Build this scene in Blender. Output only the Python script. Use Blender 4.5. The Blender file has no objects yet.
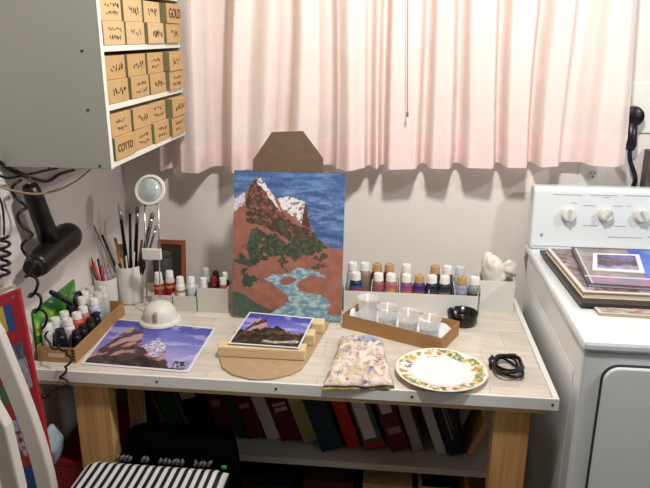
import bpy, bmesh, math, random
from mathutils import Vector, Matrix, noise
random.seed(7)
PI = math.pi
C = bpy.context.scene.collection
sc = bpy.context.scene

# ---------------------------------------------------------------- camera frame
CAM = Vector((.8566, -1.9384, 1.5091)); YAW, PITCH, ROLL, FPX = .1059, .3028, .0043, 670.68
_F = Vector((-math.sin(YAW)*math.cos(PITCH), math.cos(YAW)*math.cos(PITCH), -math.sin(PITCH)))
_R = Vector((math.cos(YAW), math.sin(YAW), 0)); _U = _R.cross(_F)
_R2 = _R*math.cos(ROLL)+_U*math.sin(ROLL); _U2 = -_R*math.sin(ROLL)+_U*math.cos(ROLL)
def at(u, v, ax, val):
    """where the sight line through a photo point meets the plane axis=val"""
    d = _F+_R2*((u-325)/FPX)-_U2*((v-244)/FPX)
    return CAM+d*((val-CAM[ax])/d[ax])
def desk(u, v, z=.75): return at(u, v, 2, z)

cd = bpy.data.cameras.new('camera'); cam = bpy.data.objects.new('camera', cd); C.objects.link(cam)
m = Matrix((_R2, _U2, -_F)).transposed().to_4x4(); m.translation = CAM
cam.matrix_world = m; cd.sensor_width = 36; cd.lens = FPX/650*36; cd.clip_start = .02
sc.camera = cam

# ---------------------------------------------------------------- materials
def lin(c):
    return tuple(((x/255)/12.92 if x/255 <= .04045 else ((x/255+.055)/1.055)**2.4) for x in c)
MC = {}
def mat(name, col=(200,200,200), rough=.6, metal=0, noise_amt=0, nscale=20, col2=None, bump=0, bscale=60, spec=.4, coat=0, alpha=1, trans=0, detail=4):
    if name in MC: return MC[name]
    M = bpy.data.materials.new(name); M.use_nodes = True; nt = M.node_tree; N = nt.nodes; L = nt.links
    b = N['Principled BSDF']; c = lin(col)
    b.inputs['Base Color'].default_value = (*c, 1); b.inputs['Roughness'].default_value = rough
    b.inputs['Metallic'].default_value = metal; b.inputs['Specular IOR Level'].default_value = spec
    b.inputs['Coat Weight'].default_value = coat; b.inputs['Alpha'].default_value = alpha
    b.inputs['Transmission Weight'].default_value = trans
    tc = N.new('ShaderNodeTexCoord')
    if noise_amt or col2:
        n = N.new('ShaderNodeTexNoise'); n.inputs['Scale'].default_value = nscale; n.inputs['Detail'].default_value = detail
        L.new(tc.outputs['Object'], n.inputs['Vector'])
        r = N.new('ShaderNodeValToRGB'); L.new(n.outputs['Fac'], r.inputs['Fac'])
        c2 = lin(col2) if col2 else tuple(x*(1-noise_amt) for x in c)
        r.color_ramp.elements[0].position = .35; r.color_ramp.elements[1].position = .65
        r.color_ramp.elements[0].color = (*c2, 1); r.color_ramp.elements[1].color = (*c, 1)
        L.new(r.outputs['Color'], b.inputs['Base Color'])
    if bump:
        n = N.new('ShaderNodeTexNoise'); n.inputs['Scale'].default_value = bscale; n.inputs['Detail'].default_value = 5
        L.new(tc.outputs['Object'], n.inputs['Vector'])
        bp = N.new('ShaderNodeBump'); bp.inputs['Strength'].default_value = bump; bp.inputs['Distance'].default_value = .004
        L.new(n.outputs['Fac'], bp.inputs['Height']); L.new(bp.outputs['Normal'], b.inputs['Normal'])
    MC[name] = M; return M
def wood(name, c1, c2, axis=1, scale=1.0, rough=.6):
    if name in MC: return MC[name]
    M = mat(name, c1, rough); nt = M.node_tree; N = nt.nodes; L = nt.links; b = N['Principled BSDF']
    tc = N.new('ShaderNodeTexCoord'); mp = N.new('ShaderNodeMapping')
    s = [60*scale]*3; s[axis] = 3*scale; mp.inputs['Scale'].default_value = s
    n = N.new('ShaderNodeTexNoise'); n.inputs['Scale'].default_value = 1; n.inputs['Detail'].default_value = 6; n.inputs['Distortion'].default_value = .6
    r = N.new('ShaderNodeValToRGB'); r.color_ramp.elements[0].position = .35; r.color_ramp.elements[1].position = .68
    r.color_ramp.elements[0].color = (*lin(c2), 1); r.color_ramp.elements[1].color = (*lin(c1), 1)
    L.new(tc.outputs['Object'], mp.inputs['Vector']); L.new(mp.outputs['Vector'], n.inputs['Vector'])
    L.new(n.outputs['Fac'], r.inputs['Fac']); L.new(r.outputs['Color'], b.inputs['Base Color']); return M
def attr_mat(name, rough=.5, coat=0, bump=0):
    M = mat(name, (255,255,255), rough, coat=coat, bump=bump, bscale=120); nt = M.node_tree
    a = nt.nodes.new('ShaderNodeAttribute'); a.attribute_name = 'pigment'
    nt.links.new(a.outputs['Color'], nt.nodes['Principled BSDF'].inputs['Base Color']); return M

# ---------------------------------------------------------------- object helpers
def tag(o, label=None, cat=None, group=None, kind=None):
    if label: o['label'] = label
    if cat: o['category'] = cat
    if group: o['group'] = group
    if kind: o['kind'] = kind
    return o
def thing(name, label, cat, loc=(0,0,0), rz=0, group=None, rot=None):
    o = bpy.data.objects.new(name, None); C.objects.link(o); o.location = loc
    o.rotation_euler = rot if rot else (0, 0, rz); o.empty_display_size = .03
    return tag(o, label, cat, group)
class MB:
    def __init__(s): s.bm = bmesh.new(); s.mi = 0
    def _f(s, vs):
        try:
            f = s.bm.faces.new(vs); f.material_index = s.mi; return f
        except ValueError: return None
    def hexa(s, p):   # 8 points: bottom 4 ccw, top 4 ccw
        v = [s.bm.verts.new(q) for q in p]
        for a in ((3,2,1,0),(4,5,6,7),(0,1,5,4),(1,2,6,5),(2,3,7,6),(3,0,4,7)): s._f([v[i] for i in a])
        return s
    def box(s, lo, hi, M=None):
        x0,y0,z0 = lo; x1,y1,z1 = hi
        p = [Vector(q) for q in ((x0,y0,z0),(x1,y0,z0),(x1,y1,z0),(x0,y1,z0),(x0,y0,z1),(x1,y0,z1),(x1,y1,z1),(x0,y1,z1))]
        if M: p = [M@q for q in p]
        return s.hexa(p)
    def prism(s, poly, z0, z1, M=None):
        n = len(poly); M = M or Matrix()
        a = [s.bm.verts.new(M@Vector((x,y,z0))) for x,y in poly]; b = [s.bm.verts.new(M@Vector((x,y,z1))) for x,y in poly]
        s._f(a[::-1]); s._f(b)
        for i in range(n): s._f([a[i],a[(i+1)%n],b[(i+1)%n],b[i]])
        return s
    def tube(s, pts, r, seg=8, cap=True):
        pts = [Vector(p) for p in pts]; n = len(pts); rr = r if hasattr(r,'__len__') else [r]*n
        rings = []; up = None
        for i,p in enumerate(pts):
            t = (pts[min(i+1,n-1)]-pts[max(i-1,0)]).normalized()
            if up is None:
                up = Vector((0,0,1)) if abs(t.z) < .9 else Vector((1,0,0))
            a = t.cross(up)
            if a.length < 1e-4: a = t.cross(Vector((0,1,0)))
            a.normalize(); b = t.cross(a).normalized(); up = -b if False else a.cross(t)
            rings.append([s.bm.verts.new(p+(a*math.cos(k*2*PI/seg)+b*math.sin(k*2*PI/seg))*rr[i]) for k in range(seg)])
        for i in range(n-1):
            for k in range(seg): s._f([rings[i][k],rings[i][(k+1)%seg],rings[i+1][(k+1)%seg],rings[i+1][k]])
        if cap: s._f(rings[0][::-1]); s._f(rings[-1])
        return s
    def lathe(s, prof, c=(0,0,0), seg=24, M=None, cap0=True, cap1=True):
        M = M or Matrix(); c = Vector(c); rings = []
        for r,z in prof:
            rings.append([s.bm.verts.new(M@(c+Vector((r*math.cos(k*2*PI/seg), r*math.sin(k*2*PI/seg), z)))) for k in range(seg)])
        for i in range(len(rings)-1):
            for k in range(seg): s._f([rings[i][k],rings[i][(k+1)%seg],rings[i+1][(k+1)%seg],rings[i+1][k]])
        if cap0: s._f(rings[0][::-1])
        if cap1: s._f(rings[-1])
        return s
    def build(s, name, mats, parent=None, smooth=False, bevel=0, label=None, kind=None, sub=0):
        bmesh.ops.recalc_face_normals(s.bm, faces=s.bm.faces)
        me = bpy.data.meshes.new(name); s.bm.to_mesh(me); s.bm.free()
        for mm in (mats if isinstance(mats,(list,tuple)) else [mats]): me.materials.append(mm)
        if smooth:
            for p in me.polygons: p.use_smooth = True
            if smooth == 'auto':
                try: me.set_sharp_from_angle(angle=.7)
                except Exception: pass
        o = bpy.data.objects.new(name, me); C.objects.link(o)
        if parent: o.parent = parent
        if bevel:
            b = o.modifiers.new('bevel','BEVEL'); b.width = bevel; b.segments = 2; b.limit_method = 'ANGLE'
        if sub:
            b = o.modifiers.new('sub','SUBSURF'); b.levels = sub; b.render_levels = sub
        if label: o['label'] = label
        if kind: o['kind'] = kind
        return o
def struct(name, mb, m, **k): return mb.build(name, m, kind='structure', **k)
def solo(o, label, cat, group=None): return tag(o, label, cat, group)
def text_mesh(name, txt, size, M, material, parent, thick=.0003):
    cu = bpy.data.curves.new(name,'FONT'); cu.body = txt; cu.size = size; cu.align_x = 'CENTER'; cu.align_y = 'CENTER'; cu.extrude = thick
    t = bpy.data.objects.new('tmp', cu); C.objects.link(t)
    me = bpy.data.meshes.new_from_object(t, depsgraph=bpy.context.evaluated_depsgraph_get())
    bpy.data.objects.remove(t); me.materials.clear(); me.materials.append(material)
    o = bpy.data.objects.new(name, me); C.objects.link(o); o.parent = parent; o.matrix_local = M; return o
def frame_from(o, ex, ey):   # matrix with x axis ex, y axis ey
    ex = Vector(ex).normalized(); ez = ex.cross(Vector(ey)).normalized(); ey = ez.cross(ex)
    M = Matrix((ex,ey,ez)).transposed().to_4x4(); M.translation = Vector(o); return M
def align(p0, p1):  # matrix mapping z axis to p0->p1, origin p0
    z = (Vector(p1)-Vector(p0)).normalized(); q = Vector((0,0,1)).rotation_difference(z)
    M = q.to_matrix().to_4x4(); M.translation = Vector(p0); return M
def inpoly(x, y, P):
    c = False; n = len(P); j = n-1
    for i in range(n):
        if (P[i][1] > y) != (P[j][1] > y) and x < (P[j][0]-P[i][0])*(y-P[i][1])/(P[j][1]-P[i][1])+P[i][0]: c = not c
        j = i
    return c
def nz(x, y, s, seed=0): return noise.fractal(Vector((x*s, y*s, seed*7.3)), 1.0, 2.0, 4)
def mix(a, b, t):
    t = max(0, min(1, t)); return tuple(a[i]*(1-t)+b[i]*t for i in range(3))
def picture(name, corner_fn, fn, nu, nv, material, parent):
    """a dense sheet; fn(u,v)->srgb is the printed or painted image, corner_fn(u,v)->point"""
    me = bpy.data.meshes.new(name); vs = [corner_fn(i/nu, j/nv) for j in range(nv+1) for i in range(nu+1)]
    fs = [(j*(nu+1)+i, (j+1)*(nu+1)+i, (j+1)*(nu+1)+i+1, j*(nu+1)+i+1) for j in range(nv) for i in range(nu)]
    me.from_pydata([tuple(v) for v in vs], [], fs); me.materials.append(material)
    ca = me.color_attributes.new('pigment','FLOAT_COLOR','POINT')
    k = 0
    for j in range(nv+1):
        for i in range(nu+1):
            ca.data[k].color = (*lin(fn(i/nu, j/nv)), 1); k += 1
    o = bpy.data.objects.new(name, me); C.objects.link(o); o.parent = parent; return o

# palettes
white = mat('white_paint', (226,226,220), .5)
wallm = mat('wall_plaster', (230,223,217), .8, bump=.15, bscale=25, noise_amt=.05, nscale=3)
pine = wood('pine', (222,180,122), (196,148,92), 2)
pine_x = wood('pine_along', (232,212,168), (216,190,142), 0)
card = mat('cardboard', (176,134,88), .85, noise_amt=.12, nscale=30)
black = mat('black_plastic', (16,16,18), .35)
blackm = mat('black_cloth', (7,7,8), .95, spec=0, bump=.4, bscale=30)
chrome = mat('metal', (190,190,190), .25, 1)
paperw = mat('white_paper', (235,235,232), .7)
capw = mat('cap_white', (232,232,226), .45); captan = mat('cap_tan', (188,150,98), .5)

# ---------------------------------------------------------------- room
W, D = 1.2303, .5973
RX, RY, CZ = 2.9, -3.1, 2.45
struct('floor', MB().box((-.1,RY-.1,-.05),(RX+.1,.17,0)), mat('floor_tiles',(120,104,90),.6,noise_amt=.2,nscale=6))
struct('ceiling', MB().box((-.1,RY-.1,CZ),(RX+.1,.17,CZ+.05)), mat('ceiling_paint',(225,222,215),.9))
struct('wall_back', MB().box((-.1,.07,0),(RX+.1,.17,CZ)), wallm)
struct('wall_left', MB().box((-.1,RY,0),(0,.07,CZ)), wallm)
farm = mat('wall_far_dimmed',(150,142,132),.85)  # unseen walls, tone darkened to cut bounced light
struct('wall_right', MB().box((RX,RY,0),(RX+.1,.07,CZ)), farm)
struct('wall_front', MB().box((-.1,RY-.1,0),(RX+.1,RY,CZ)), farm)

# ---------------------------------------------------------------- curtain
cm = bpy.data.materials.new('pink_sheer'); cm.use_nodes = True
def sheer(M, col, trp, trl):
    nt = M.node_tree; N = nt.nodes; L = nt.links; N.clear()
    out = N.new('ShaderNodeOutputMaterial'); d = N.new('ShaderNodeBsdfDiffuse'); t = N.new('ShaderNodeBsdfTranslucent'); tr = N.new('ShaderNodeBsdfTransparent')
    tc = N.new('ShaderNodeTexCoord'); n = N.new('ShaderNodeTexNoise'); n.inputs['Scale'].default_value = 9; n.inputs['Detail'].default_value = 5
    L.new(tc.outputs['Object'], n.inputs['Vector']); bp = N.new('ShaderNodeBump'); bp.inputs['Strength'].default_value = .35; bp.inputs['Distance'].default_value = .02
    L.new(n.outputs['Fac'], bp.inputs['Height']); L.new(bp.outputs['Normal'], d.inputs['Normal'])
    c = (*lin(col),1); d.inputs['Color'].default_value = c; t.inputs['Color'].default_value = (*lin((252,230,220)),1)
    m1 = N.new('ShaderNodeMixShader'); m2 = N.new('ShaderNodeMixShader'); m1.inputs[0].default_value = trl; m2.inputs[0].default_value = trp
    L.new(d.outputs[0], m1.inputs[1]); L.new(t.outputs[0], m1.inputs[2]); L.new(m1.outputs[0], m2.inputs[1]); L.new(tr.outputs[0], m2.inputs[2]); L.new(m2.outputs[0], out.inputs[0])
sheer(cm, (254,241,236), .13, .24)
hm = bpy.data.materials.new('pink_hem'); hm.use_nodes = True; sheer(hm, (253,231,228), .03, .22)
# ridge (+) and valley (-) positions across the cloth, read along its width
FOLD = [(160,.2),(172,-.7),(186,.6),(203,1),(216,-1),(232,-.8),(245,1),(258,.1),(275,.7),(290,-.5),(307,.9),(320,.2),(334,-1),(344,.2),(357,1),(371,.2),(377,-.4),(386,.4),(392,-.7),(400,.8),(424,.7),(433,-.9),(442,.6),(456,.8),(466,-1),(477,.6),(500,.8),(509,-.9),(518,.7),(536,.8),(545,-1),(553,.7),(567,.5),(577,-.6),(590,-.5),(600,.5),(616,.9),(627,.2)]
def fold(px):
    for (a,ya),(b,yb) in zip(FOLD, FOLD[1:]):
        if a <= px <= b:
            t = (px-a)/(b-a); t = t*t*(3-2*t); return ya+(yb-ya)*t
    return 0
def cloth(z0f, z1f, nx, nzz, off=0):
    b = MB(); rows = []
    for j in range(nzz+1):
        row = []
        for i in range(nx+1):
            s = i/nx; px = 160+467*s; x = .15+1.338*s
            z = z0f(s)+(z1f(s)-z0f(s))*j/nzz; h = (z-1.1)/.9
            amp = .050*(1-.2*h)
            ff = fold(px+2.5*math.sin(h*3+s*9)); ff = math.copysign(abs(ff)**.7, ff)*(1 if ff > 0 else .8)
            y = .004-amp*ff+.003*noise.noise(Vector((x*9,z*5,1)))
            if z < 1.25: z += -.003*(ff)*(1.25-z)/.15
            row.append(b.bm.verts.new((x+.006*math.sin(h*4+s*20)-.085*max(h,0)*(s-.5), y-off, z)))
        rows.append(row)
    for j in range(nzz):
        for i in range(nx): b._f([rows[j][i],rows[j][i+1],rows[j+1][i+1],rows[j+1][i]])
    return b
hemz = lambda s: 1.116+.052*s
cur = thing('curtain', 'pale pink sheer curtain gathered in soft vertical folds over the wall', 'curtain', (0,0,0))
cloth(lambda s: hemz(s)+.078, lambda s: 2.05, 520, 40).build('panel', cm, cur, smooth=True)
cloth(lambda s: hemz(s), lambda s: hemz(s)+.079, 520, 8, .0015).build('hem', hm, cur, smooth=True, label='paler doubled hem band')
MB().tube([(.1,.0,2.06),(1.50,.0,2.06)], .009).build('rod', white, cur, smooth=True)
b = MB(); b.tube([(.868,-.068,2.05),(.872,-.068,1.6),(.883,-.068,1.31)], .0013, 6)
cord = b.build('pull_cord', mat('cord_grey',(110,100,95),.7)); solo(cord,'thin pull cord hanging in front of the middle of the pink curtain','cord')
MB().lathe([(.001,.0),(.0035,.003),(.003,.014),(.001,.018)], (.883,-.068,1.294), 10).build('cord_tip', mat('tip_grey',(120,112,108),.4), cord)

# ---------------------------------------------------------------- wall cabinet
cabm = mat('cabinet_melamine_shaded',(160,161,152),.55,noise_amt=.03,nscale=4); cabw = mat('cabinet_edge',(232,230,218),.5)  # panel grey has its shade painted in; the edge keeps the white
cX, cN, cF, cB, cS = .2537, -.584, -.049, 1.233, .12
cab = thing('wall_cabinet','white open-fronted cabinet on the left wall holding rows of small cardboard boxes','cabinet',(0,0,0))
cT = 1.233+.12*5+.014
MB().box((.001,cN,cB),(cX,cN+.014,cT)).build('side_panel',cabm,cab,bevel=.001,label='plain white side panel, greyed in colour for its shade')
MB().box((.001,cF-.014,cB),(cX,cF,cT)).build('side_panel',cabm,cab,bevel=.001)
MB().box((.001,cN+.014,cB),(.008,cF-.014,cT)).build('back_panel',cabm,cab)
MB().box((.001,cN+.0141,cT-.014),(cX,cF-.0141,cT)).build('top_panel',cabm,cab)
for k in range(5):
    z = cB+cS*k
    MB().box((.008,cN+.0141,z),(cX-.001,cF-.0141,z+.012)).build('shelf',cabw,cab,bevel=.0008)
sm_ = mat('screw_dark',(60,60,58),.4,.6)
for (u,v) in ((82,51),(88,110),(49,168),(100,166)):
    q = at(u,v,1,cN); MB().tube([(q.x,cN-.0012,q.z),(q.x,cN+.002,q.z)],.0028,10).build('screw_cap',sm_,cab)
MB().box((cX+.0005,cN-.0005,cB),(cX+.0015,cN+.0145,cT)).build('edge_strip',cabw,cab)

# cardboard drawer boxes
boxm = mat('box_card',(198,162,112),.85,noise_amt=.10,nscale=25); boxm2 = mat('box_card_pale',(214,184,138),.85,noise_amt=.08,nscale=25)
olive = mat('box_shaded_side',(116,112,78),.85); ink = mat('ink',(92,62,42),.8)  # olive of the box ends includes painted shade
def scribble(parent, y0, y1, z0, z1, x, lines, seed):
    rnd = random.Random(seed); b = MB()
    for li in range(lines):
        zc = z1-(li+.5)*(z1-z0)/lines; h = (z1-z0)/lines*.3; y = y0+rnd.random()*.01; ye = y1-rnd.random()*.02
        while y < ye:
            pts = []; n = rnd.randint(3,5)
            for k in range(n): pts.append((x, y+k*.0026+rnd.uniform(-.001,.001), zc+rnd.uniform(-h,h)))
            b.tube(pts,.0007,4); y += n*.0026+rnd.choice((.001,.004))
    return b.build('handwriting', ink, parent)
COLN = ['nearest the camera','second from the near end','third from the near end','at the curtain end']
SHN = {0:'bottom shelf',1:'middle shelf',2:'upper shelf'}
WB = .112; PIT = .1228
for sh in range(3):
    for col_ in range(4):
        for lay in range(2):
            r = random.Random(sh*31+col_*7+lay)
            y0 = cN+.025+col_*PIT+r.uniform(-.002,.002)+(.003 if lay else 0)*0; z0 = cB+cS*sh+.0125+lay*.0495+.0002
            xf = cX-.003+r.uniform(-.003,.003)+(.004 if lay == 0 else 0)
            if col_ == 3: xf = cX+.010+(.0 if lay else -.003)
            t = thing('cardboard_box', 'cardboard box, %s layer on the cabinet %s, %s' % ('upper' if lay else 'lower', SHN[sh], COLN[col_]), 'box',
                (xf, y0, z0), 0, 'small cardboard boxes in the wall cabinet')
            mm = boxm2 if (sh==2 and col_<3) else boxm
            MB().box((-.195,.0012,0),(-.0006,WB,.0490)).build('box_body', mm, t, bevel=.0012)
            MB().box((-.194,0,.0004),(-.001,.0010,.0486)).build('box_shaded_side', olive, t, label='olive end face with shade put into its colour')
            if (sh,col_,lay) == (2,3,1): text_mesh('handwriting','GOLD',.034, frame_from((.0006,WB/2+.008,.024),(0,1,0),(0,0,1)), ink, t)
            elif (sh,col_,lay) == (0,0,0): text_mesh('handwriting','COTTO',.024, frame_from((.0006,WB/2,.024),(0,1,0),(0,0,1)), ink, t)
            else: scribble(t,.025,WB-.015,.008,.04,.0004,1 if r.random()<.5 else 2, sh*100+col_*10+lay)

# ---------------------------------------------------------------- workbench
bt = bpy.data.materials.new('vinyl_top'); bt.use_nodes = True; nt = bt.node_tree; N = nt.nodes; L = nt.links; pb = N['Principled BSDF']
tc = N.new('ShaderNodeTexCoord'); mp = N.new('ShaderNodeMapping'); mp.inputs['Location'].default_value = (.02,.05,0)
br = N.new('ShaderNodeTexBrick'); br.offset = .5; br.inputs['Scale'].default_value = 1; br.inputs['Brick Width'].default_value = .13; br.inputs['Row Height'].default_value = .1
br.inputs['Mortar Size'].default_value = .0016; br.inputs['Color1'].default_value = (*lin((226,218,207)),1); br.inputs['Color2'].default_value = (*lin((216,207,195)),1); br.inputs['Mortar'].default_value = (*lin((204,195,182)),1)
mp2 = N.new('ShaderNodeMapping'); mp2.inputs['Scale'].default_value = (6,40,10); n1 = N.new('ShaderNodeTexNoise'); n1.inputs['Scale'].default_value = 1.2; n1.inputs['Detail'].default_value = 6
rp = N.new('ShaderNodeValToRGB'); rp.color_ramp.elements[0].position = .38; rp.color_ramp.elements[1].position = .6
rp.color_ramp.elements[0].color = (.86,.85,.83,1); rp.color_ramp.elements[1].color = (1,1,1,1)
mx = N.new('ShaderNodeMix'); mx.data_type = 'RGBA'; mx.blend_type = 'MULTIPLY'; mx.inputs[0].default_value = 1
L.new(tc.outputs['Object'],mp.inputs['Vector']); L.new(mp.outputs['Vector'],br.inputs['Vector']); L.new(tc.outputs['Object'],mp2.inputs['Vector']); L.new(mp2.outputs['Vector'],n1.inputs['Vector'])
L.new(n1.outputs['Fac'],rp.inputs['Fac']); L.new(br.outputs['Color'],mx.inputs[6]); L.new(rp.outputs['Color'],mx.inputs[7]); L.new(mx.outputs[2],pb.inputs['Base Color']); pb.inputs['Roughness'].default_value = .35
trim = mat('trim_white',(236,236,232),.4)
wb = thing('workbench','homemade wooden workbench with a beige vinyl top and white edging','workbench',(0,0,0))
MB().box((.002,-D+.006,.728),(W-.014,0,.75)).build('worktop',bt,wb)
MB().box((.002,-D,.723),(W,-D+.0058,.7525)).build('front_trim',trim,wb,bevel=.0015,label='white front edging with screws')
MB().box((W-.0135,-D+.006,.723),(W,0,.7525)).build('side_trim',trim,wb,bevel=.0015)
MB().box((.01,-D+.012,.708),(W-.02,-D+.05,.7275)).build('apron',pine_x,wb)
for u,v in ((157,383),(276,389),(412,396),(553,402)):
    q = at(u,v,1,-D); MB().tube([(q.x,-D-.001,.738),(q.x,-D+.001,.738)],.003,10).build('screw',mat('screw_head',(90,90,92),.35,.8),wb)
for (x0,x1,y0) in ((.104,.192,-.575),(1.098,1.178,-.575),(.104,.192,-.06),(1.098,1.178,-.06)):
    MB().box((x0,y0,0),(x1,y0+.038,.7275 if y0<-.2 and False else .7075 if y0<-.2 else .7275)).build('leg',pine,wb,bevel=.002)
MB().box((.172,-.43,.0),(.206,-.394,.7275)).build('post',pine,wb,bevel=.002)
SZ = .41

MB().box((.195,-.040,.10),(1.095,-.030,.7275)).build('back_panel',mat('shade_backing',(26,22,20),.9,spec=.1),wb,label='near-black sheet added for the shade under the bench')  # near-black sheets added to stand for the shade under the bench
MB().box((.01,-.0215,.02),(1.18,-.0115,.7275)).build('back_panel',mat('shade_backing',(26,22,20)),wb)
MB().box((.275,-.392,SZ-.02),(W-.03,-.065,SZ)).build('shelf',mat('shelf_white',(205,200,190),.6),wb,bevel=.002)
MB().box((.12,-.392,.08),(W-.03,-.065,.10)).build('lower_shelf',pine_x,wb)

# ---------------------------------------------------------------- binders and books on the shelf
def binder(name,label,cat,u0,u1,v,yf,col,H=.285,Dp=.22,lean=.33,parts=()):
    """u0,u1: foot of the spine across; leaning to the left"""
    a = at(u0,v,1,yf).x; b_ = at(u1,v,1,yf).x; w = (b_-a)*math.cos(lean)
    t = thing(name,label,cat,(a,yf,SZ+.0005),0,'binders and folders leaning on the bench shelf',rot=(0,-lean,0))
    m_ = mat('cover_%02x%02x%02x'%col,col,.45,noise_amt=.06,nscale=30)
    MB().box((0,0,0),(w*.96,Dp,H)).build('cover',m_,t,bevel=.002)
    for (nm,fx0,fx1,fz0,fz1,c) in parts:
        MB().box((w*fx0,-.0012,fz0),(w*fx1,.0002,fz1)).build(nm,mat('lab_%02x%02x%02x'%c,c,.7),t)
    return t,w
wl = (205,200,190); dr = (96,16,26)
B = [
 ('wooden_board','brown board edge at the far left of the dim shelf','board',167,171,440,-.32,(120,78,48),[]),
 ('storage_box','dark green box leaning on the dim left part of the shelf','box',173,188,440,-.32,(14,84,40),[]),
 ('wooden_board','thin brown board right of the dark green box','board',190,194,440,-.32,(120,84,60),[]),
 ('box_file','black box file with a plain pale label, right of the green box','file',196,219,442,-.32,(14,14,16),[('spine_label',.1,.75,.12,.235,(196,194,176))]),
 ('lever_arch_file','dark red lever arch file at the left end, partly behind the black bag','file',222,240,444,-.32,dr,[('spine_label',.25,.75,.10,.12,(150,120,110))]),
 ('folder','thin dark green folder between two dark red files','folder',240,249,444,-.32,(12,62,48),[]),
 ('lever_arch_file','dark red file with a long white label, left of the white binder with red lettering','file',250,267,445,-.32,dr,[('spine_label',.2,.8,.17,.27,wl),('spine_stripe',.2,.8,.10,.115,(160,120,115))]),
 ('ring_binder','white ring binder with red lettering on its spine','binder',268,282,446,-.32,(205,200,190),[]),
 ('lever_arch_file','dark red file with a double white stripe, between the white and the cream binders','file',283,304,447,-.32,dr,[('spine_stripe',.2,.85,.095,.107,(190,165,160)),('spine_stripe',.2,.85,.112,.122,(190,165,160))]),
 ('ring_binder','cream ring binder with a pale yellow lower half','binder',304,321,448,-.32,(190,186,160),[('yellow_band',.04,.96,.01,.13,(176,170,96))]),
 ('ring_binder','thick dark teal binder standing proud of its neighbours','binder',322,346,453,-.355,(10,44,58),[]),
 ('ring_binder','bright red binder right of the dark teal one','binder',348,363,452,-.335,(190,28,24),[]),
 ('lever_arch_file','grey-green file with a tall white spine label','file',366,388,452,-.335,(84,90,78),[('spine_label',.12,.72,.035,.21,(214,214,206)),('red_foot',.1,.98,.004,.02,(180,30,26))]),
 ('lever_arch_file','dark red file with a tall white label, rightmost of the dark red ones','file',391,412,452,-.335,dr,[('spine_label',.2,.75,.12,.27,(205,196,190)),('spine_stripe',.2,.85,.055,.075,(170,120,120))]),
 ('folder','grey-white folder right of the last dark red file','folder',413,425,452,-.325,(170,168,164),[]),
 ('folder','white folder leaning against the navy book','folder',437,448,455,-.335,(198,196,192),[]),
 ('reference_book','navy blue book with small gold lettering lines on its spine','book',450,468,456,-.335,(18,26,44),[('spine_lettering',.42,.50,.05,.24,(150,140,100)),('spine_lettering',.62,.68,.08,.22,(120,116,96))]),
]
for (nm,lb,ct,u0,u1,v,yf,c,pt) in B:
    t,w = binder(nm,lb,ct,u0,u1,v,yf,c,parts=pt, lean=.33)
    if 'red lettering' in lb: text_mesh('spine_lettering','14',.03,frame_from((w*.5,-.0008,.205),(1,0,0),(0,0,1)),mat('red_ink',(190,40,30),.7),t)
# tan wedge at the right end of the shelf
t = thing('wood_offcut','small tan wood offcut leaning at the right end of the shelf','wood',(1.095,-.33,SZ+.0005),rot=(0,.35,0))
MB().box((-.018,0,0),(.0,.14,.11)).build('block',pine,t,bevel=.001)


# black bag
b = MB(); 
for j in range(15):
    pass
bag = thing('black_bag','bulky black cloth bag slumped under the bench beside the wooden leg','bag',(.352,-.545,0))
b = MB(); rings = []; seg = 36; hts = [0,.02,.08,.2,.32,.44,.53,.565,.575]
for j,h in enumerate(hts):
    sc_ = [.85,1,1.03,1.02,1.02,1.02,1.0,.92,.6][j]; row = []
    for k in range(seg):
        a = 2*PI*k/seg; ca, sa = math.cos(a), math.sin(a)
        rx = .142*abs(ca)**.6*(1 if ca>0 else -1)*sc_; ry = .055*abs(sa)**.6*(1 if sa>0 else -1)*sc_
        nn = .008*noise.noise(Vector((ca*2,sa*2,h*9)))
        row.append(b.bm.verts.new((rx+nn, ry+nn, h)))
    rings.append(row)
for j in range(len(rings)-1):
    for k in range(seg): b._f([rings[j][k],rings[j][(k+1)%seg],rings[j+1][(k+1)%seg],rings[j+1][k]])
b._f(rings[0][::-1]); b._f(rings[-1]); b.build('body',blackm,bag,smooth=True)
b = MB(); b.tube([(-.05,-.02,.555),(-.04,-.045,.54),(0,-.06,.50),(.04,-.06,.52),(.05,-.03,.555)],.006,8); b.build('handle',blackm,bag,smooth=True)

# boxes on the lower shelf
t = thing('storage_box','blue and white printed carton below the shelf, right of the black bag','box',(.50,-.37,.1005))
MB().box((0,0,0),(.10,.2,.20)).build('carton',mat('carton_navy',(30,34,60),.6),t,bevel=.002)
MB().box((.0,-.0012,.10),(.085,.0002,.15)).build('printed_panel',mat('carton_white',(180,186,196),.6),t)
MB().box((.01,-.0012,.165),(.03,.0002,.19)).build('printed_square',mat('carton_cream',(190,186,140),.6),t)
t = thing('storage_box','dark brown box under the middle of the shelf','box',(.63,-.36,.1005)); MB().box((0,0,0),(.14,.2,.22)).build('carton',mat('carton_brown',(62,38,28),.7),t,bevel=.002)
t = thing('storage_box','pale cream shoebox below the shelf, near the wooden leg','box',(.80,-.40+.03,.1005)); MB().box((0,0,0),(.13,.22,.20)).build('carton',mat('carton_cream2',(176,150,110),.7),t,bevel=.002)
MB().box((-.003,-.003,.2005),(.133,.223,.232)).build('lid',mat('carton_lid',(190,166,124),.7),t,bevel=.002)
t = thing('wooden_crate','slatted pine crate under the right end of the shelf','crate',(.95,-.37,.1005))
for k in range(4): MB().box((0,0,.005+.058*k),(.135,.008,.055+.058*k)).build('slat',pine_x,t,bevel=.001)
for x in (0,.127): MB().box((x,.0085,0),(x+.008,.2,.235)).build('side',pine,t)

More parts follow.
